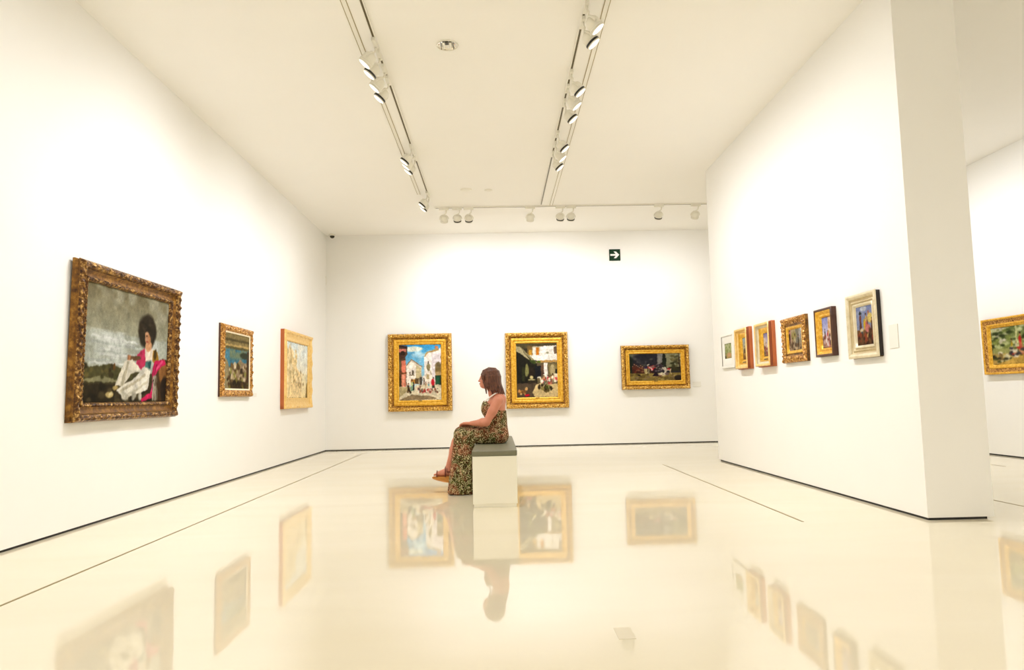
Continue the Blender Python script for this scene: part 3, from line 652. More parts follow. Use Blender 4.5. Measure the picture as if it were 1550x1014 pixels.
# ------------------------------------------------------------------ ceiling tracks and spotlights
def rail(x0, x1, y0, y1, label):
    along_y = (y1 - y0) > (x1 - x0)
    cx, cy = (x0 + x1) / 2, (y0 + y1) / 2
    r = empty('lighting_track', (cx, cy, ZC)); tag(r, label, 'track', 'ceiling lighting tracks')
    lx, ly = (x1 - x0) / 2, (y1 - y0) / 2
    if along_y: lx, sx, sy = .018, .0085, ly - .02
    else: ly, sx, sy = .018, lx - .02, .0085
    box('rail', -lx, lx, -ly, ly, -.02, 0, M['track_white'], r, .002, 1)
    box('slot', -sx, sx, -sy, sy, -.0215, -.0185, M['track_dark'], r)
rail(-1.048, -1.012, -1.5, 10.86, 'white ceiling lighting track with a dark slot, on the left of the gallery')
rail(.762, .798, -1.5, 11.34, 'white ceiling lighting track with a dark slot, on the right of the gallery')
rail(-1.0, 5.6, 11.44, 11.476, 'thin ceiling lighting track running across, in front of the back wall')
rail(4.98, 5.016, 7.9, 12.2, 'unseen ceiling lighting track added in the neighbouring room, hidden behind the partition')  # added out of view to carry the lamps for the next room
def air_slot(x0, x1, y0, y1, label):
    r = empty('air_slot', ((x0 + x1) / 2, (y0 + y1) / 2, ZC)); tag(r, label, 'air slot', 'ceiling air slots beside the tracks')
    hx, hy = (x1 - x0) / 2, (y1 - y0) / 2
    box('cover_strip', -hx + .004, hx - .004, -hy, hy, -.006, 0, M['track_white'], r)
    for s in (-1, 1):
        box('gap_line', s * hx - .0028, s * hx + .0028, -hy, hy, -.0062, .001, M['slot_line'], r)
air_slot(-1.197, -1.153, -1.5, 10.7, 'slim white air slot in the ceiling outside the left track')
air_slot(.932, .976, -1.5, 11.5, 'slim white air slot in the ceiling outside the right track')

PW = dict(left=55., right=50., back=58., room=86., front=62., down=152.)
def make_spot(ring):
    r = empty('track_spotlight', (0, 0, 0))
    box('adapter', -.017, .017, -.082, .082, -.056, -.021, M['white_metal'], r, .004, 2)
    tube('stem', [(0, .04, -.056), (0, .04, -.085), (-.012, .04, -.105)], .009, M['white_metal'], r)
    c = Vector((-.055, 0, -.185)); ax = Vector((-.63, 0, -.777)).normalized()
    q = Vector((0, 0, 1)).rotation_difference(ax)
    pts = []
    for k in range(13):
        a = PI * k / 12
        pts.append(c + Vector((0, .076 * math.cos(a), 0)) - ax * .082 * math.sin(a) + ax * .012)
    y = tube('yoke', pts, .007, M['white_metal'], r, 8, 1.6)
    tube('yoke_post', [(-.012, .04, -.103), (-.012, .02, -.112), c - ax * .068], .008, M['white_metal'], y, 8)
    hd = lathe('lamp_head', [(.0, -.062), (.022, -.06), (.043, -.05), (.055, -.034), (.06, -.012), (.061, .045), (.056, .046), (.05, .03)], M['white_metal'], r, 32, c, q.to_matrix())
    lathe('front_ring', [(.059, .030), (.0645, .032), (.0650, .046), (.0605, .050), (.059, .048)], M['black'] if ring else M['white_metal'], r, 32, c, q.to_matrix(), close=True)
    lathe('bezel', [(.056, .050), (.0625, .050), (.0635, .056), (.060, .062), (.057, .061)], M['white_metal'], r, 32, c, q.to_matrix(), close=True)
    lathe('lens', [(.0, .068), (.03, .066), (.05, .061), (.058, .056), (.058, .050), (.0, .048)], M['lens'], r, 32, c, q.to_matrix())
    return r
SPOT = {1: make_spot(1), 0: make_spot(0)}
first = {1: True, 0: True}
light_data = {}
for k, p in PW.items():
    L = bpy.data.lights.new('spot_lamp', 'SPOT'); L.energy = p; L.spot_size = R(138 if k in ('back', 'room') else 126); L.spot_blend = 1.
    L.shadow_soft_size = .05; L.color = (.98, .985, 1.045); light_data[k] = L
def spot(kind, x, y, rz, ring, label, group):
    if first[ring]: r = SPOT[ring]; first[ring] = False; r.location = (x, y, ZC); r.rotation_euler = (0, 0, rz)
    else: r = dup(SPOT[ring], (x, y, ZC), rz)
    tag(r, label, 'spotlight', group)
    lo = bpy.data.objects.new('spot_lamp', light_data[kind]); COL.objects.link(lo); lo.parent = r
    ax = Vector((-.63, 0, -.777)).normalized()
    lo.location = Vector((-.055, 0, -.185)) + ax * .085
    lo.rotation_euler = Vector((0, 0, -1)).rotation_difference(ax).to_euler()
GL, GR, GB = 'spotlights on the left ceiling track', 'spotlights on the right ceiling track', 'spotlights on the back ceiling track'
for y, ring, lab in (
    (5.95, 0, 'white spotlight with bright face, nearest of the four at the top of the left track'),
    (6.16, 1, 'black-ringed white spotlight, second from the near end of the left track foursome'),
    (6.44, 0, 'white spotlight with bright face between two black-ringed ones, left track foursome'),
    (6.68, 1, 'black-ringed white spotlight at the far end of the left track foursome'),
    (8.54, 1, 'black-ringed white spotlight, nearest of the middle trio on the left track'),
    (8.73, 0, 'white spotlight with plain ring, centre of the middle trio on the left track'),
    (8.93, 1, 'black-ringed white spotlight, farthest of the middle trio on the left track'),
    (10.54, 1, 'black-ringed white spotlight, nearer of the last pair at the far end of the left track'),
    (10.76, 1, 'black-ringed white spotlight at the very far end of the left track')):
    spot('left', -1.03, y, 0, ring, lab, GL)
for y, ring, lab in (
    (5.40, 0, 'white spotlight with bright face, nearest in view on the right track'),
    (5.64, 1, 'black-ringed white spotlight, second nearest in view on the right track'),
    (6.59, 1, 'black-ringed white spotlight, nearest of the middle trio on the right track'),
    (6.91, 0, 'white spotlight with bright face, centre of the middle trio on the right track'),
    (7.26, 1, 'black-ringed white spotlight, farthest of the middle trio on the right track'),
    (8.16, 1, 'black-ringed white spotlight, nearest of the last trio on the right track'),
    (8.50, 0, 'white spotlight with bright face, centre of the last trio on the right track'),
    (8.85, 1, 'black-ringed white spotlight, farthest of the last trio on the right track')):
    spot('right', .78, y, PI, ring, lab, GR)
for x, ring, lab in (
    (-.846, 0, 'white ringless spotlight at the left end of the back track'),
    (-.623, 1, 'black-ringed spotlight, second from the left end of the back track'),
    (-.431, 1, 'black-ringed spotlight, third from the left end of the back track'),
    (.604, 0, 'lone white ringless spotlight on the back track, left of the right track'),
    (1.111, 1, 'black-ringed spotlight, left one of the close pair right of centre on the back track'),
    (1.29, 1, 'black-ringed spotlight, right one of the close pair right of centre on the back track'),
    (2.776, 1, 'lone black-ringed spotlight on the right stretch of the back track'),
    (3.40, 0, 'white spotlight on the back track partly hidden by the partition corner')):
    spot('back', x, 11.458, -PI / 2, ring, lab, GB)
for x, y, rz in ((-1.03, 1.3, 0), (-1.03, 2.9, 0), (-1.03, 4.3, 0), (.78, 1.6, PI), (.78, 3.6, PI)):  # unseen spots put in to light the foreground walls and floor
    spot('left' if rz == 0 else 'right', x, y, rz, 1, 'black-ringed track spotlight added unseen above the photographer to light the foreground', 'added unseen spotlights above the photographer')
rail(XL + .4, XF - .4, -.318, -.282, 'unseen ceiling lighting track added across the gallery behind the photographer for fill spotlights')
for x in (-2.6, -1.4, -.2, 1.0, 2.2, 3.4, 4.6, 5.8):  # unseen track and spots added as fill, bounced off the front wall
    spot('front', x, -.3, PI / 2, 1, 'black-ringed track spotlight added unseen above the photographer to light the foreground', 'added unseen spotlights above the photographer')
for y in (8.2, 9.3, 10.8):  # unseen spots added to light the far right wall
    spot('room', 4.998, y, PI, 1, 'black-ringed track spotlight added to light the neighbouring room, unseen behind the partition', 'added unseen spotlights of the neighbouring room')

# ------------------------------------------------------------------ other ceiling and wall fittings
def downlight(x, y, label, group=None):
    r = empty('recessed_downlight', (x, y, ZC)); tag(r, label, 'downlight', group)
    lathe('trim_ring', [(.088, -.001), (.1, -.001), (.1, -.007), (.09, -.009), (.086, -.004)], M['white_metal'], r, 48, close=True)
    lathe('reflector', [(.089, -.006), (.082, -.002), (.06, .0), (.0, .001)], M['chrome'], r, 48)
    for s in (-1, 1):
        box('lamp_tube', s * .03 - .011, s * .03 + .011, -.06, .05, -.012, -.001, M['white_metal'], r, .004, 2)
        box('louvre_blade', s * .055 - .003, s * .055 + .003, -.055, .06, -.012, -.001, M['dome'], r)
    box('lamp_bracket', -.016, .016, -.078, -.03, -.016, -.001, M['dome'], r, .002, 1)
    lo = bpy.data.objects.new('down_lamp', light_data['down']); COL.objects.link(lo); lo.parent = r; lo.location = (0, 0, -.03)
light_data['down'].spot_size = R(150); light_data['down'].shadow_soft_size = .08
downlight(-.397, 6.07, 'round recessed downlight with mirror reflector in the middle of the ceiling')
for x, y in ((-.397, 1.6), (-.397, -1.2), (4.9, 8.1), (5.0, 2.0)):  # unseen downlights added to lift floor and ceiling brightness
    downlight(x, y, 'round recessed downlight added unseen for floor light, above the photographer or behind the partition', 'added unseen recessed downlights')
def disc(x, y, rad, label):
    r = empty('ceiling_fitting', (x, y, ZC)); tag(r, label, 'ceiling fitting', 'flat ceiling fittings near the back')
    lathe('cover', [(0, -.014), (rad * .6, -.013), (rad * .92, -.009), (rad, 0)], M['white_metal'], r, 40)
    lathe('rim', [(rad * .98, -.002), (rad * 1.06, -.002), (rad * 1.06, 0), (rad * .98, 0)], M['track_white'], r, 40, close=True)
disc(-.427, 10.49, .088, 'larger flat white round ceiling fitting, left of the pair before the back track')
disc(-.087, 10.53, .062, 'smaller flat white round ceiling fitting, right of the pair before the back track')
r = empty('dome_camera', (-3.13, 13.27, ZC)); tag(r, 'small dark dome security camera on the ceiling in the far left corner', 'security camera')
lathe('base_ring', [(0, 0), (.055, 0), (.055, -.022), (.047, -.03), (0, -.03)], M['white_metal'], r, 32)
lathe('dome', [(.044, -.03), (.043, -.045), (.036, -.062), (.022, -.073), (0, -.077)], M['dome'], r, 32)
r = empty('exit_sign', (2.332, YB, 3.543)); tag(r, 'square dark green sign with a white arrow pointing right, high on the back wall', 'sign')
box('panel', -.108, .108, -.018, 0, 0, .226, M['sign_green'], r, .003, 1)
bm = bmesh.new()
ap = [(-.088, -.017), (.018, -.017), (-.022, -.066), (.022, -.066), (.085, 0), (.022, .066), (-.022, .066), (.018, .017), (-.088, .017)]
lo = [bm.verts.new((x, -.0215, .113 + z)) for x, z in ap]; hi = [bm.verts.new((x, -.0175, .113 + z)) for x, z in ap]
bm.faces.new(lo); bm.faces.new(hi[::-1])
for i in range(9): bm.faces.new((lo[i], lo[(i + 1) % 9], hi[(i + 1) % 9], hi[i]))
link('arrow', bm_mesh('arrow', bm), M['sign_white'], r)
o = tube('wall_cable', [(XL + .006, 13.33, 3.33), (XL + .02, 13.31, 3.29), (XL + .022, 13.29, 3.24), (XL + .02, 13.31, 3.2), (XL + .006, 13.345, 3.165)], .006, M['white_metal'])
tag(o, 'short looped white cable on the left wall high by the back corner', 'cable')

# ------------------------------------------------------------------ bench
r = empty('gallery_bench', (-.04, 7.22, 0)); tag(r, 'long cream box bench with an olive grey padded top that the woman sits on', 'bench')
box('body', -.193, .193, -1.095, 1.095, .028, .437, M['bench'], r, .003, 2)
box('plinth', -.185, .185, -1.087, 1.087, 0, .03, M['bench'], r)
cu = box('cushion', -.1965, .1965, -1.1, 1.1, .437, .487, M['cushion'], r, .012, 3)
bm = bmesh.new()
for z in (.445, .479):
    add_box(bm, -.1975, .1975, -1.101, 1.101, z - .0018, z + .0018, .001, 1)
link('piping', bm_mesh('piping', bm), M['cushion'], cu)

# ------------------------------------------------------------------ the seated woman (facing -x, her left side to the camera)
def sstep(a, b, x):
    t = np.clip((x - a) / (b - a), 0, 1); return t * t * (3 - 2 * t)
class Field:
    """signed distance grid that grows one continuous surface from blended shapes"""
    def __init__(s, lo, hi, h):
        s.lo = np.array(lo, float); s.h = h
        s.n = np.ceil((np.array(hi) - s.lo) / h).astype(int) + 1
        s.d = np.full(s.n, .2, np.float32)
        s.ax = [s.lo[i] + np.arange(s.n[i]) * h for i in range(3)]
    def sub(s, lo, hi):
        a = np.maximum(0, np.floor((np.array(lo) - s.lo) / s.h).astype(int)); b = np.minimum(s.n, np.ceil((np.array(hi) - s.lo) / s.h).astype(int) + 1)
        if (b <= a).any(): return None
        sl = tuple(slice(a[i], b[i]) for i in range(3))
        return sl, np.meshgrid(*[s.ax[i][sl[i]] for i in range(3)], indexing='ij')
    def add(s, d, sl, k, cut=False):
        o = s.d[sl]
        if cut:
            d = -d; hh = np.clip(.5 - .5 * (d - o) / k, 0, 1); s.d[sl] = (o * hh + d * (1 - hh) + k * hh * (1 - hh)) if k > 0 else np.maximum(o, d)
            return
        hh = np.clip(.5 + .5 * (o - d) / k, 0, 1)
        s.d[sl] = o * (1 - hh) + d * hh - k * hh * (1 - hh)
    def cap(s, a, b, r1, r2=None, k=.02, flat=None):
        r2 = r1 if r2 is None else r2
        a = np.array(a, float); b = np.array(b, float); p = max(r1, r2) + k * 1.6 + .02
        q = s.sub(np.minimum(a, b) - p, np.maximum(a, b) + p)
        if q is None: return
        sl, (X, Y, Z) = q; v = b - a; L = max(1e-9, v @ v)
        t = np.clip(((X - a[0]) * v[0] + (Y - a[1]) * v[1] + (Z - a[2]) * v[2]) / L, 0, 1)
        d = np.sqrt((X - a[0] - t * v[0]) ** 2 + (Y - a[1] - t * v[1]) ** 2 + (Z - a[2] - t * v[2]) ** 2) - (r1 + (r2 - r1) * t)
        s.add(d, sl, k)
    def chain(s, pts, rad, k=.015):
        for i in range(len(pts) - 1): s.cap(pts[i], pts[i + 1], rad[i], rad[i + 1], k)
    def ell(s, c, r, k=.02, rot=0., axis='y', cut=False):
        c = np.array(c, float); r = np.array(r, float); p = r.max() + k * 1.6 + .02
        q = s.sub(c - p, c + p)
        if q is None: return
        sl, (X, Y, Z) = q; X = X - c[0]; Y = Y - c[1]; Z = Z - c[2]
        if rot:
            co_, si = math.cos(rot), math.sin(rot)
            if axis == 'y': X, Z = X * co_ + Z * si, -X * si + Z * co_
            elif axis == 'z': X, Y = X * co_ + Y * si, -X * si + Y * co_
            else: Y, Z = Y * co_ + Z * si, -Y * si + Z * co_
        k0 = np.sqrt((X / r[0]) ** 2 + (Y / r[1]) ** 2 + (Z / r[2]) ** 2)
        k1 = np.sqrt((X / r[0] ** 2) ** 2 + (Y / r[1] ** 2) ** 2 + (Z / r[2] ** 2) ** 2) + 1e-9
        s.add(k0 * (k0 - 1) / k1, sl, k, cut)
    def mesh(s, name):
        d = s.d; ins = d < 0
        nx, ny, nz = d.shape
        c = ins[:-1, :-1, :-1].astype(np.int8)
        tot = np.zeros((nx - 1, ny - 1, nz - 1), np.int8)
        for i in (0, 1):
            for j in (0, 1):
                for k in (0, 1): tot += ins[i:nx - 1 + i, j:ny - 1 + j, k:nz - 1 + k]
        act = (tot > 0) & (tot < 8)
        idx = -np.ones(act.shape, np.int64); cells = np.argwhere(act); idx[act] = np.arange(len(cells))
        acc = np.zeros((len(cells), 3)); cnt = np.zeros(len(cells))
        I, J, K = cells.T
        corners = [(i, j, k) for i in (0, 1) for j in (0, 1) for k in (0, 1)]
        for a in corners:
            for ax in range(3):
                if a[ax]: continue
                b = list(a); b[ax] = 1
                da = d[I + a[0], J + a[1], K + a[2]]; db = d[I + b[0], J + b[1], K + b[2]]
                m = (da < 0) != (db < 0)
                t = np.where(m, da / (da - db + 1e-12), 0)
                p = np.array(a, float)[None].repeat(len(cells), 0); p[:, ax] += t
                acc[m] += p[m]; cnt[m] += 1
        v = s.lo + (cells + acc / cnt[:, None]) * s.h
        F = []
        for ax in range(3):
            o = [i for i in range(3) if i != ax]
            sl0 = [slice(None)] * 3; sl1 = [slice(None)] * 3
            sl0[ax] = slice(0, -1); sl1[ax] = slice(1, None)
            cr = ins[tuple(sl0)] != ins[tuple(sl1)]
            e = np.argwhere(cr)
            e = e[(e[:, o[0]] > 0) & (e[:, o[1]] > 0) & (e[:, o[0]] < d.shape[o[0]] - 1) & (e[:, o[1]] < d.shape[o[1]] - 1)]
            q = []
            for (u, w) in ((0, 0), (1, 0), (1, 1), (0, 1)):
                c2 = e.copy(); c2[:, o[0]] -= 1 - u; c2[:, o[1]] -= 1 - w
                q.append(idx[c2[:, 0], c2[:, 1], c2[:, 2]])
            q = np.stack(q, 1)
            flip = ins[tuple(e.T)]
            if ax == 1: flip = ~flip
            q[~flip] = q[~flip][:, ::-1]
            F.append(q)
        return np_mesh(name, v, np.concatenate(F))

def noise_grid(X, Y, Z):
    return (np.sin(X * 31 + Y * 17 + 1.3 * np.sin(Z * 23)) + np.sin(Y * 41 - Z * 19 + 2.1 * np.sin(X * 13)) + np.sin(Z * 37 + X * 23)) / 3

# ---- body
bd = Field((-.72, -.30, .0), (.16, .30, 1.27), .0045)
def torso(f, g=0., k=.045):
    f.ell((-.015, 0, .585), (.105 + g, .165 + g, .10 + g), k)
    f.ell((-.022, 0, .70), (.098 + g, .132 + g, .12 + g), k)
    f.ell((-.030, 0, .815), (.102 + g, .138 + g, .12 + g), k)
    for s in (-1, 1): f.ell((-.106, s * .066, .830), (.052 + g, .06 + g, .060 + g), .045)
torso(bd)
bd.ell((-.012, 0, .885), (.078, .135, .075), .04)
bd.cap((.004, -.135, .915), (.004, .135, .915), .047, .047, .04)
bd.cap((.012, 0, .93), (-.045, 0, .985), .065, .05, .04)
bd.cap((-.03, 0, .95), (-.072, 0, 1.06), .047, .043, .02)
# head: skull, jaw, chin, brow, nose, lips, cheeks, ears
bd.ell((-.082, 0, 1.145), (.094, .073, .088), .02)
bd.ell((-.118, 0, 1.098), (.056, .055, .062), .03)
bd.ell((-.150, 0, 1.064), (.030, .030, .022), .02)
bd.cap((-.10, -.045, 1.075), (-.145, -.02, 1.06), .018, .014, .02); bd.cap((-.10, .045, 1.075), (-.145, .02, 1.06), .018, .014, .02)
bd.cap((-.166, -.026, 1.148), (-.166, .026, 1.148), .011, .011, .012)
for s in (-1, 1): bd.ell((-.170, s * .031, 1.134), (.012, .014, .009), .008, cut=True)
for s in (-1, 1): bd.ell((-.145, s * .040, 1.108), (.022, .016, .018), .015)
for s in (-1, 1):
    bd.ell((-.1635, s * .031, 1.1395), (.0075, .0145, .0042), .004); bd.ell((-.1625, s * .031, 1.1265), (.007, .0135, .0038), .004)
bd.cap((-.172, 0, 1.138), (-.190, 0, 1.114), .0075, .0095, .010)
for s in (-1, 1): bd.ell((-.182, s * .010, 1.110), (.009, .0075, .0065), .006)
bd.ell((-.172, 0, 1.090), (.011, .022, .0065), .005); bd.ell((-.170, 0, 1.079), (.011, .019, .0068), .005)
for s in (-1, 1):
    bd.ell((-.078, s * .075, 1.122), (.018, .008, .029), .006, .2); bd.ell((-.082, s * .084, 1.122), (.009, .006, .016), .004, .2, cut=True)
# arms
def arm(s, sh, el, wr):
    mid = [(sh[i] + el[i]) / 2 for i in range(3)]
    bd.chain([sh, mid, el], [.047, .045, .036], .02)
    fm = [el[i] + (wr[i] - el[i]) * .3 for i in range(3)]
    bd.chain([el, fm, wr], [.036, .038, .024], .015)
arm(-1, (.002, -.163, .912), (-.118, -.205, .700), (-.268, -.075, .690))
arm(1, (.002, .163, .912), (-.120, .205, .700), (-.272, .085, .680))
def hand(wr, d, up, side, L=1., curl=(.35, .7, .6), k=.0035):
    """palm, five separate bent fingers, thumb leaving the side of the palm. d: along hand, up: back of the hand, side: towards thumb"""
    wr = np.array(wr, float); d = np.array(d, float); d /= np.linalg.norm(d)
    up = np.array(up, float); up -= d * (up @ d); up /= np.linalg.norm(up)
    side = np.array(side, float); side -= d * (side @ d) + up * (side @ up); side /= np.linalg.norm(side)
    pe = wr + d * .082 * L
    for o in (-.026, -.009, .009, .026):
        bd.cap(wr + side * o * .55, pe + side * o * L, .0135, .0125, .012)
    for o, ln, sp in ((.028, .068, .10), (.0095, .076, .03), (-.0095, .071, -.04), (-.028, .056, -.12)):
        p = pe + side * o * L; a = 0.; r = .0088
        for seg, c in zip((.46, .31, .23), curl):
            a += c
            q = p + (d * math.cos(a) - up * math.sin(a) + side * sp * math.cos(a)) * ln * seg * L
            bd.cap(p, q, r, r * .92, k); p = q; r *= .92
    t0 = wr + d * .022 * L + side * .022 * L - up * .004; t1 = t0 + (d * .72 + side * .62 - up * .25) * .036 * L; t2 = t1 + (d * .93 + side * .22 - up * .35) * .030 * L; t3 = t2 + (d * .95 - up * .4) * .022 * L
    bd.chain([t0, t1, t2, t3], [.0145, .0105, .0092, .0078], .007)
hand((-.268, -.075, .690), (-.86, .50, .02), (.02, -.05, 1), (.5, .86, 0), 1., (.25, .55, .5))
hand((-.272, .085, .678), (-.80, -.60, -.02), (0, .1, 1), (.6, -.8, 0), 1., (.35, .5, .5))
# legs: the right (far) one crossed over with a bare shin, the left standing under the skirt
bd.cap((-.03, .085, .565), (-.375, .020, .585), .088, .060, .03)
bd.chain([(-.385, .020, .590), (-.425, .030, .50), (-.452, .038, .41), (-.516, .045, .245)], [.054, .050, .050, .030], .02)
bd.ell((-.436, .034, .455), (.050, .048, .09), .02, -.3)
bd.ell((-.516, .045, .225), (.030, .029, .032), .012)
bd.cap((-.03, -.085, .565), (-.345, -.075, .545), .088, .060, .03)
bd.chain([(-.35, -.075, .54), (-.356, -.08, .38), (-.352, -.085, .115)], [.055, .050, .030], .02)
def foot(an, toe_dir, drop):
    an = np.array(an, float); t = np.array(toe_dir, float); t /= np.linalg.norm(t); lat = np.cross(t, (0, 0, 1)); lat /= np.linalg.norm(lat)
    dn = np.array((0, 0, -1.))
    heel = an - t * .028 + dn * .045; ball = an + t * .105 + dn * drop; toe = an + t * .140 + dn * (drop + .006)
    bd.cap(an + dn * .004, heel, .029, .026, .02); bd.cap(an + dn * .012, an + t * .06 + dn * (.02 + drop * .35), .028, .027, .02)
    bd.cap(an + t * .05 + dn * (.02 + drop * .4), ball, .026, .020, .02); bd.cap(heel, ball, .022, .020, .02)
    for o, r, ex in ((-.024, .0115, .034), (-.008, .0095, .036), (.004, .009, .032), (.015, .0085, .026), (.025, .008, .018)):
        p = ball + lat * o; bd.cap(p, p + t * ex + dn * .006, r, r * .9, .006)
foot((-.516, .045, .235), (-.985, .05, 0), .050)
foot((-.352, -.085, .108), (-.99, .0, 0), .050)
sl, (X, Y, Z) = bd.sub(bd.lo, bd.lo + bd.n * bd.h)
bd.d = np.maximum(bd.d, -np.maximum(np.maximum(-.250 - X, Z - .496), X - .3).astype(np.float32))
root = empty('person', (0, 7.12, 0))
tag(root, 'woman in a long patterned dress sitting sideways on the bench with legs crossed', 'person')
skin = simple('sunned_skin', srgb(206, 134, 106), .5, noise=.06, nscale=25)
b_ = skin.node_tree.nodes['Principled BSDF']
b_.inputs['Subsurface Weight'].default_value = .06; b_.inputs['Subsurface Radius'].default_value = (.012, .005, .003); b_.inputs['Subsurface Scale'].default_value = .6
body = link('body', bd.mesh('body'), skin, root, True)
sm = body.modifiers.new('smooth', 'SMOOTH'); sm.factor = .4; sm.iterations = 2
for s in (-1, 1):
    e = lathe('eye', [(0, -.0095), (.006, -.0075), (.0095, 0), (.006, .0075), (0, .0095)], simple('eye_white', (.75, .7, .65), .2), body, 16, (-.1605, s * .031, 1.1325))
    lathe('iris', [(0, .0100), (.003, .0097), (.0046, .0084)], simple('dark_iris', (.06, .03, .015), .15), e, 16, (0, 0, 0), Matrix.Rotation(-PI / 2, 3, 'Y'))
    tube('eyebrow', [(-.172, s * .016, 1.152), (-.1715, s * .03, 1.1565), (-.160, s * .046, 1.152)], [.002, .0026, .0014], simple('brow_hair', srgb(70, 40, 26), .6), body, 8)
lipm = simple('lips', srgb(176, 82, 74), .4)
tube('lips', [(-.171, -.018, 1.0845), (-.181, -.008, 1.086), (-.1835, 0, 1.0855), (-.181, .008, 1.086), (-.171, .018, 1.0845)], [.0025, .0052, .0058, .0052, .0025], lipm, body, 10)

# ---- dress: fitted bodice with a low back, lap and a long skirt falling to the floor
dr = Field((-.56, -.30, .0), (.14, .26, .98), .005)
torso(dr, .010)
dr.ell((-.012, 0, .875), (.080, .140, .075), .03)
dr.ell((-.095, 0, .85), (.062, .110, .085), .05)
sl, (X, Y, Z) = dr.sub(dr.lo, dr.lo + dr.n * dr.h)
top = .812 + sstep(.02, -.13, X) * .10 - .02 * np.abs(Y) / .14 * (X < 0)
dr.d = np.maximum(dr.d, (Z - top).astype(np.float32) * .9)
dr.cap((-.02, .08, .565), (-.375, .020, .590), .105, .074, .045)
dr.cap((-.02, -.085, .565), (-.350, -.072, .552), .107, .078, .045)
dr.cap((-.2, -.02, .60), (-.36, -.02, .60), .06, .055, .04)
dr.ell((.0, 0, .545), (.095, .185, .058), .03)
# hanging part of the skirt
xl = np.interp(Z, [0, .02, .30, .45, .60, .66], [-.512, -.508, -.478, -.460, -.440, -.40])
xr = np.interp(Z, [0, .45, .52, .62], [-.262, -.258, -.24, -.16])
yn = np.interp(Z, [0, .3, .6], [-.215, -.185, -.145]); yf = np.interp(Z, [0, .3, .5, .62], [.035, -.005, -.02, .03])
cx, rx, cy, ry = (xl + xr) / 2, (xr - xl) / 2, (yn + yf) / 2, (yf - yn) / 2
u = (X - cx) / rx; v = (Y - cy) / ry
ang = np.arctan2(v, u)
rr = (np.abs(u) ** 2.8 + np.abs(v) ** 2.8) ** (1 / 2.8)
fold = (.05 * np.sin(ang * 7 + 2 * Z) + .035 * np.sin(ang * 13 - 3 * Z + 1)) * sstep(.6, .2, Z)
ds = (rr - 1 - fold) * np.minimum(rx, ry)
ds = np.maximum(ds, np.maximum(Z - .62, .006 - Z))
dr.add(ds.astype(np.float32), sl, .04)
dr.d = np.maximum(dr.d, (.006 - Z).astype(np.float32))
dr.d += (.0028 * noise_grid(X * 1.3, Y * 1.3, Z * .8)).astype(np.float32)
# keep clear of the bench it rests against
inb = np.maximum(np.maximum(-.242 - X, Z - .4905), X - .3)
dr.d = np.maximum(dr.d, (-inb).astype(np.float32))
def dress_material():
    m, nt, b, out = mat('animal_print_chiffon')
    tc = nt.nodes.new('ShaderNodeTexCoord')
    def noise(scale, det, dist):
        n = nt.nodes.new('ShaderNodeTexNoise'); n.inputs['Scale'].default_value = scale; n.inputs['Detail'].default_value = det; n.inputs['Distortion'].default_value = dist
        nt.links.new(tc.outputs['Object'], n.inputs['Vector']); return n
    def ramp(src, stops, const=True):
        r = nt.nodes.new('ShaderNodeValToRGB'); e = r.color_ramp.elements
        r.color_ramp.interpolation = 'CONSTANT' if const else 'LINEAR'
        e[0].position, e[0].color = stops[0][0], (*stops[0][1], 1); e[1].position, e[1].color = stops[1][0], (*stops[1][1], 1)
        for p, c in stops[2:]: x = e.new(p); x.color = (*c, 1)
        nt.links.new(src, r.inputs['Fac']); return r
    n1 = noise(46, 2, 1.6); n2 = noise(9, 2, .5)
    ra = ramp(n1.outputs['Fac'], [(0, srgb(40, 28, 16)), (.40, srgb(96, 60, 34)), (.46, srgb(62, 84, 34)), (.52, srgb(34, 26, 16)), (.56, srgb(230, 214, 168)), (.62, srgb(118, 122, 56)), (.68, srgb(52, 36, 22))])
    rb = ramp(n1.outputs['Fac'], [(0, srgb(48, 26, 16)), (.40, srgb(150, 88, 60)), (.47, srgb(44, 30, 20)), (.53, srgb(206, 158, 118)), (.59, srgb(112, 60, 40)), (.64, srgb(228, 206, 164)), (.70, srgb(64, 48, 26))])
    mx = nt.nodes.new('ShaderNodeMix'); mx.data_type = 'RGBA'
    rm = ramp(n2.outputs['Fac'], [(.42, (0, 0, 0)), (.58, (1, 1, 1))], False)
    nt.links.new(rm.outputs[0], mx.inputs[0]); nt.links.new(ra.outputs[0], mx.inputs[6]); nt.links.new(rb.outputs[0], mx.inputs[7])
    nt.links.new(mx.outputs[2], b.inputs['Base Color']); b.inputs['Roughness'].default_value = .8; b.inputs['Specular IOR Level'].default_value = .15
    return m
dress = link('dress', dr.mesh('dress'), dress_material(), root, True)
sm = dress.modifiers.new('smooth', 'SMOOTH'); sm.factor = .5; sm.iterations = 3

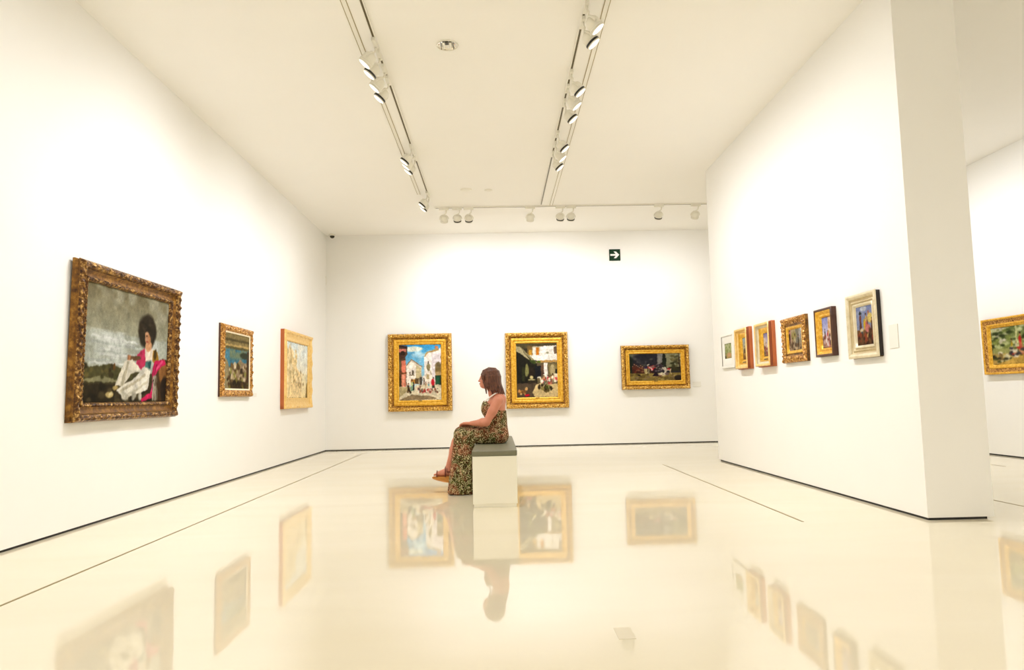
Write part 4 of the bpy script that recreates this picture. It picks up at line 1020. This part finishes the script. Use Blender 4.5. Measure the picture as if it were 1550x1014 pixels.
# ---- halter straps, sandals
strapm = simple('white_cotton', (.82, .79, .72), .7)
for s in (-1, 1):
    tube('halter_strap', [(.022, s * .012, .998), (.008, s * .045, .995), (-.026, s * .072, .984), (-.07, s * .086, .955), (-.115, s * .085, .925), (-.140, s * .078, .895), (-.152, s * .070, .868)], [.009, .010, .0115, .0105, .009, .008, .007], strapm, dress, 10, .55)
cork = simple('tan_cork', srgb(206, 142, 66), .6, noise=.15, nscale=60); leather = simple('brown_strap_leather', srgb(120, 62, 46), .45)
def sandal(an, drop, zb):
    """wedge sandal under a foot whose ankle is at an"""
    t = empty('sandal', (0, 0, 0)); bm = bmesh.new()
    an = Vector(an)
    prof = [(-.050, -.082), (.0, -.078), (.06, -.082), (.105, -.079), (.158, -.082), (.166, -.088), (.158, -.104), (.11, -.118), (.04, -.136), (-.03, -.146), (-.052, -.144), (-.058, -.110)]
    prof = [(x, (z + .082) * zb - .0755) for x, z in prof]
    L, Rr = [], []
    for x, z in prof:
        w = .033 + .010 * math.sin(min(1, max(0, (x + .05) / .2)) * PI) - (.014 if x > .15 else 0)
        L.append(bm.verts.new((an.x - x, an.y - w, an.z + z))); Rr.append(bm.verts.new((an.x - x, an.y + w, an.z + z)))
    bm.faces.new(L); bm.faces.new(Rr[::-1]); n = len(L)
    for i in range(n): bm.faces.new((L[i], Rr[i], Rr[(i + 1) % n], L[(i + 1) % n]))
    bmesh.ops.bevel(bm, geom=bm.edges[:], offset=.003, segments=2, affect='EDGES')
    so = link('sandal', bm_mesh('sandal', bm), cork, root, False)
    bpy.data.objects.remove(t)
    def strp(x, z, w, h, r):
        pts = [an + Vector((-x, -w * math.cos(a), z + h * math.sin(a))) for a in np.linspace(0, PI, 13)]
        tube('strap', pts, r, leather, so, 8, 2.4)
    strp(.115, -.078, .041, .054, .0055); strp(.03, -.078, .038, .092, .006); strp(.012, -.03, .036, .046, .005)
    pts = [an + Vector((.034 * math.cos(a) * 1.0 + .004, .034 * math.sin(a), -.028)) for a in np.linspace(-PI * .62, PI * .62, 13)]
    tube('strap', pts, .0055, leather, so, 8, 1.8)
sandal((-.516, .045, .235), .05, 1.)
sandal((-.352, -.085, .108), .05, .46)

# ---- hair: a cap of long strands falling to the shoulders
hr = Field((-.22, -.14, .90), (.12, .14, 1.28), .004)
hr.ell((-.072, 0, 1.158), (.102, .087, .091), .02)
rng = random.Random(7)
def lock(side, th, ln, r=.011, out=0.):
    """strand from the crown over the head at angle th (0 = back, pi/2 = side)"""
    cy_ = side * math.sin(th); cxx = math.cos(th)
    pts = [(-.085, side * .006, 1.238)]
    for k, zz in ((.5, 1.232), (.84, 1.205), (1.02, 1.155), (1.04, 1.09)):
        pts.append((-.070 + cxx * .094 * k, cy_ * .086 * k, zz + rng.uniform(-.004, .004)))
    end = 1.09 - ln
    pts.append((-.060 + cxx * .098 + out, cy_ * (.084 + rng.uniform(-.006, .01)), (1.09 + end) / 2))
    pts.append((-.052 + cxx * .100 + out * 1.6 + rng.uniform(-.008, .008), cy_ * (.080 + rng.uniform(-.012, .012)), end))
    hr.chain(pts, [.012, r * 1.1, r * 1.1, r * 1.05, r, r * .85, r * .5], .006)
for side in (-1, 1):
    for q in range(18):
        th = q / 17 * 2.02
        lock(side, th, rng.uniform(.085, .115) + (.02 if th < .6 else 0) - (.03 if th > 1.7 else 0), rng.uniform(.008, .011))
for q in range(5): lock(rng.choice((-1, 1)), rng.uniform(0, .5), rng.uniform(.12, .14), .008, .012)
for s in (-1, 1):
    hr.chain([(-.085, s * .004, 1.236), (-.132, s * .036, 1.214), (-.148, s * .062, 1.165), (-.138, s * .074, 1.10), (-.122, s * .076, 1.04), (-.116, s * .074, .985)], [.012, .013, .012, .011, .010, .005], .008)
    hr.chain([(-.085, s * .002, 1.236), (-.140, s * .020, 1.214), (-.160, s * .044, 1.178), (-.156, s * .062, 1.13)], [.012, .012, .010, .005], .008)
hr.ell((-.192, 0, 1.150), (.062, .050, .062), .012, cut=True)
hairm = simple('brown_hair', srgb(104, 58, 34), .42)
nt = hairm.node_tree; b_ = nt.nodes['Principled BSDF']
tc = nt.nodes.new('ShaderNodeTexCoord'); mp = nt.nodes.new('ShaderNodeMapping'); mp.inputs['Scale'].default_value = (90, 90, 6)
nn = nt.nodes.new('ShaderNodeTexNoise'); nn.inputs['Scale'].default_value = 2; nn.inputs['Detail'].default_value = 4
rp = nt.nodes.new('ShaderNodeValToRGB'); rp.color_ramp.elements[0].position = .3; rp.color_ramp.elements[0].color = (*srgb(42, 20, 12), 1); rp.color_ramp.elements[1].position = .75; rp.color_ramp.elements[1].color = (*srgb(122, 70, 44), 1)
nt.links.new(tc.outputs['Object'], mp.inputs[0]); nt.links.new(mp.outputs[0], nn.inputs['Vector']); nt.links.new(nn.outputs['Fac'], rp.inputs['Fac']); nt.links.new(rp.outputs[0], b_.inputs['Base Color'])
bp = nt.nodes.new('ShaderNodeBump'); bp.inputs['Strength'].default_value = .5; bp.inputs['Distance'].default_value = .003
nt.links.new(nn.outputs['Fac'], bp.inputs['Height']); nt.links.new(bp.outputs['Normal'], b_.inputs['Normal'])
hair = link('hair', hr.mesh('hair'), hairm, root, True)


# ------------------------------------------------------------------ camera
yaw, pitch, roll = .022, .088, -.0216
def ray(X, Y):
    c, s = math.cos(-roll), math.sin(-roll); X, Y = c * X - s * Y, s * X + c * Y
    x, d, u = X, 1., -Y
    c, s = math.cos(pitch), math.sin(pitch); y, z = c * d - s * u, s * d + c * u
    c, s = math.cos(-yaw), math.sin(-yaw)
    return Vector((c * x - s * y, s * x + c * y, z))
f0 = ray(0, 0); rt = (ray(1, 0) - f0).normalized(); up = -(ray(0, 1) - f0).normalized()
cam = bpy.data.cameras.new('camera'); co = bpy.data.objects.new('camera', cam); COL.objects.link(co)
mw = Matrix((rt, up, -f0.normalized())).transposed().to_4x4(); mw.translation = (0, 0, .95)
co.matrix_world = mw
cam.sensor_fit = 'HORIZONTAL'; cam.sensor_width = 36; cam.lens = 1054.7402 / 1550 * 36
cam.clip_start = .05; cam.clip_end = 100
sc.camera = co
sc.view_settings.view_transform = 'Standard'; sc.view_settings.look = 'None'
sc.view_settings.exposure = 0.07; sc.view_settings.gamma = 1
sc.view_settings.use_curve_mapping = False
w = bpy.data.worlds.new('world'); sc.world = w; w.use_nodes = True
w.node_tree.nodes['Background'].inputs[0].default_value = (0, 0, 0, 1)
sc.cycles.use_adaptive_sampling = True; sc.cycles.adaptive_threshold = .03
sc.cycles.max_bounces = 10; sc.cycles.diffuse_bounces = 7; sc.cycles.glossy_bounces = 6
sc.cycles.sample_clamp_indirect = 6.0
sc.cycles.caustics_reflective = False; sc.cycles.caustics_refractive = False
sc.cycles.use_denoising = True
